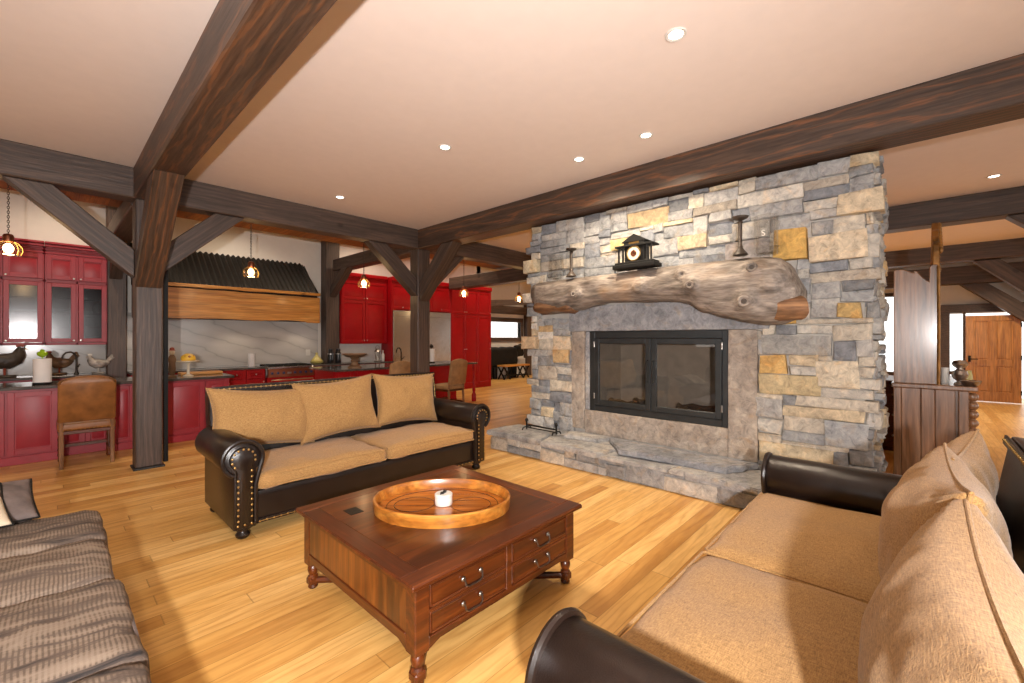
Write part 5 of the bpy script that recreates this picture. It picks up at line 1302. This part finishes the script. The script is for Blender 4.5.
# pine entry door standing open
pdr = MB(); x = 15.04; y0, y1 = -1.74, -.86; z0, z1 = .015, 2.03
def bx(a, c, za, zb, xx=0, th=.045, bev=.004): pdr.box((x + xx, a, za), (x + xx + th, c, zb), bev)
w = .13
bx(y0, y0 + w, z0, z1); bx(y1 - w, y1, z0, z1); bx(y0 + w, y1 - w, z0, z0 + .22); bx(y0 + w, y1 - w, z1 - .13, z1); bx(y0 + w, y1 - w, .84, .99); mid = (y0 + y1) / 2; bx(mid - .05, mid + .05, z0 + .22, .84); bx(mid - .05, mid + .05, .99, z1 - .13)
bx(y0 + .05, y1 - .05, z0 + .1, z1 - .05, .015, .015, 0)
for a, c in ((y0 + w + .02, mid - .07), (mid + .07, y1 - w - .02)):
    for za, zb in ((.26, .82), (1.01, 1.88)): bx(a, c, za, zb, .006, .03, .012)
dr_ = tag(pdr.build('door_1', M['pine']), kind='structure')
h_ = MB(); h_.box((x - .012, y1 - .085, .93), (x, y1 - .04, 1.08), .004); h_.tube([(x - .01, y1 - .06, 1.0), (x - .05, y1 - .06, 1.0), (x - .055, y1 - .08, 1.0), (x - .055, y1 - .20, 1.0)], .011); h_.build('door_handle', M['matte_black'], dr_)
for zz in (.25, 1.05, 1.8): MB().cyl((x - .008, y0 + .006, zz - .05), (x - .008, y0 + .006, zz + .05), .012).build('hinge', M['matte_black'], dr_)
# great room: bench, dark animal sculpture, radiator
bn = thing('wooden_bench', 'small wooden bench with crossed black legs under the far window', 'bench', (11.78, 10.95, 0))
MB().box((-.62, -.2, .46), (.75, .2, .52), .01).build('seat', M['slab'], bn)
for s in (-.45, .58):
    lg = MB(); lg.tube([(s - .16, -.15, 0), (s + .16, -.15, .46)], .03); lg.tube([(s + .16, -.15, 0), (s - .16, -.15, .46)], .03); lg.tube([(s - .16, .15, 0), (s + .16, .15, .46)], .03); lg.tube([(s + .16, .15, 0), (s - .16, .15, .46)], .03); lg.build('leg', M['iron'], bn)
MB().box((-.5, -.03, .10), (.62, .03, .15), .005).build('stretcher', M['iron'], bn)
cw = thing('bear_sculpture', 'black animal sculpture standing behind wooden bench in the far room', 'sculpture', (11.75, 11.30, 0))
b = MB()
b.rbox((-.95, -.13, .42), (.62, .13, 1.16), .12, 12, .0, .03, 3); b.rbox((.50, -.10, .78), (.98, .10, 1.22), .09, 8, 0, .02, 5)
b.build('body', M['matte_black'], cw, angle=180)
MB().lathe([(.02, 0), (.03, .06), (.0, .09)], (.72, -.05, 1.2), 10).build('ear', M['matte_black'], cw); MB().lathe([(.02, 0), (.03, .06), (.0, .09)], (.92, .05, 1.2), 10).build('ear', M['matte_black'], cw)
for sx in (-.80, -.55, .28, .5): MB().cyl((sx, 0, 0), (sx, 0, .5), .085, .11, 12).build('leg', M['matte_black'], cw)
rd = thing('radiator', 'white finned radiator low on the far room wall', 'radiator', (11.9, 11.50, 0))
MB().box((-1.1, -.02, .66), (1.2, .06, .70), .01).build('top_rail', M['white'], rd); MB().box((-1.1, -.02, .08), (1.2, .06, .12), .01).build('bottom_rail', M['white'], rd)
for k in range(26): MB().box((-1.08 + k * .09, -.01, .1), (-1.04 + k * .09, .05, .68), .01).build('fin', M['white'], rd)

# ------------------------------------------------------------------ world, camera
w = bpy.data.worlds.new('World'); S.world = w; w.use_nodes = True
nt = w.node_tree; nt.nodes.clear()
o = nt.nodes.new('ShaderNodeOutputWorld'); bg = nt.nodes.new('ShaderNodeBackground'); bg.inputs[0].default_value = (1, .98, .94, 1); bg.inputs[1].default_value = 2.5
nt.links.new(bg.outputs[0], o.inputs[0])
cam = bpy.data.cameras.new('Camera'); co = bpy.data.objects.new('Camera', cam); COL.objects.link(co); S.camera = co
cam.sensor_width = 36; cam.lens = 36 * 434 / 1024; cam.clip_start = .02; cam.clip_end = 200
cam.shift_y = -(341.5 - 338) / 1024
co.location = (0, 0, 1.5); co.rotation_euler = (R(90), 0, -R(47.0056))
vs = S.view_settings
S.display_settings.display_device = 'sRGB'; vs.view_transform = 'Standard'; vs.look = 'None'; vs.exposure = -.2; vs.gamma = 1; vs.use_curve_mapping = False
S.cycles.max_bounces = 8; S.cycles.diffuse_bounces = 5; S.cycles.sample_clamp_indirect = 6; S.cycles.use_denoising = True
S.cycles.caustics_reflective = False; S.cycles.caustics_refractive = False
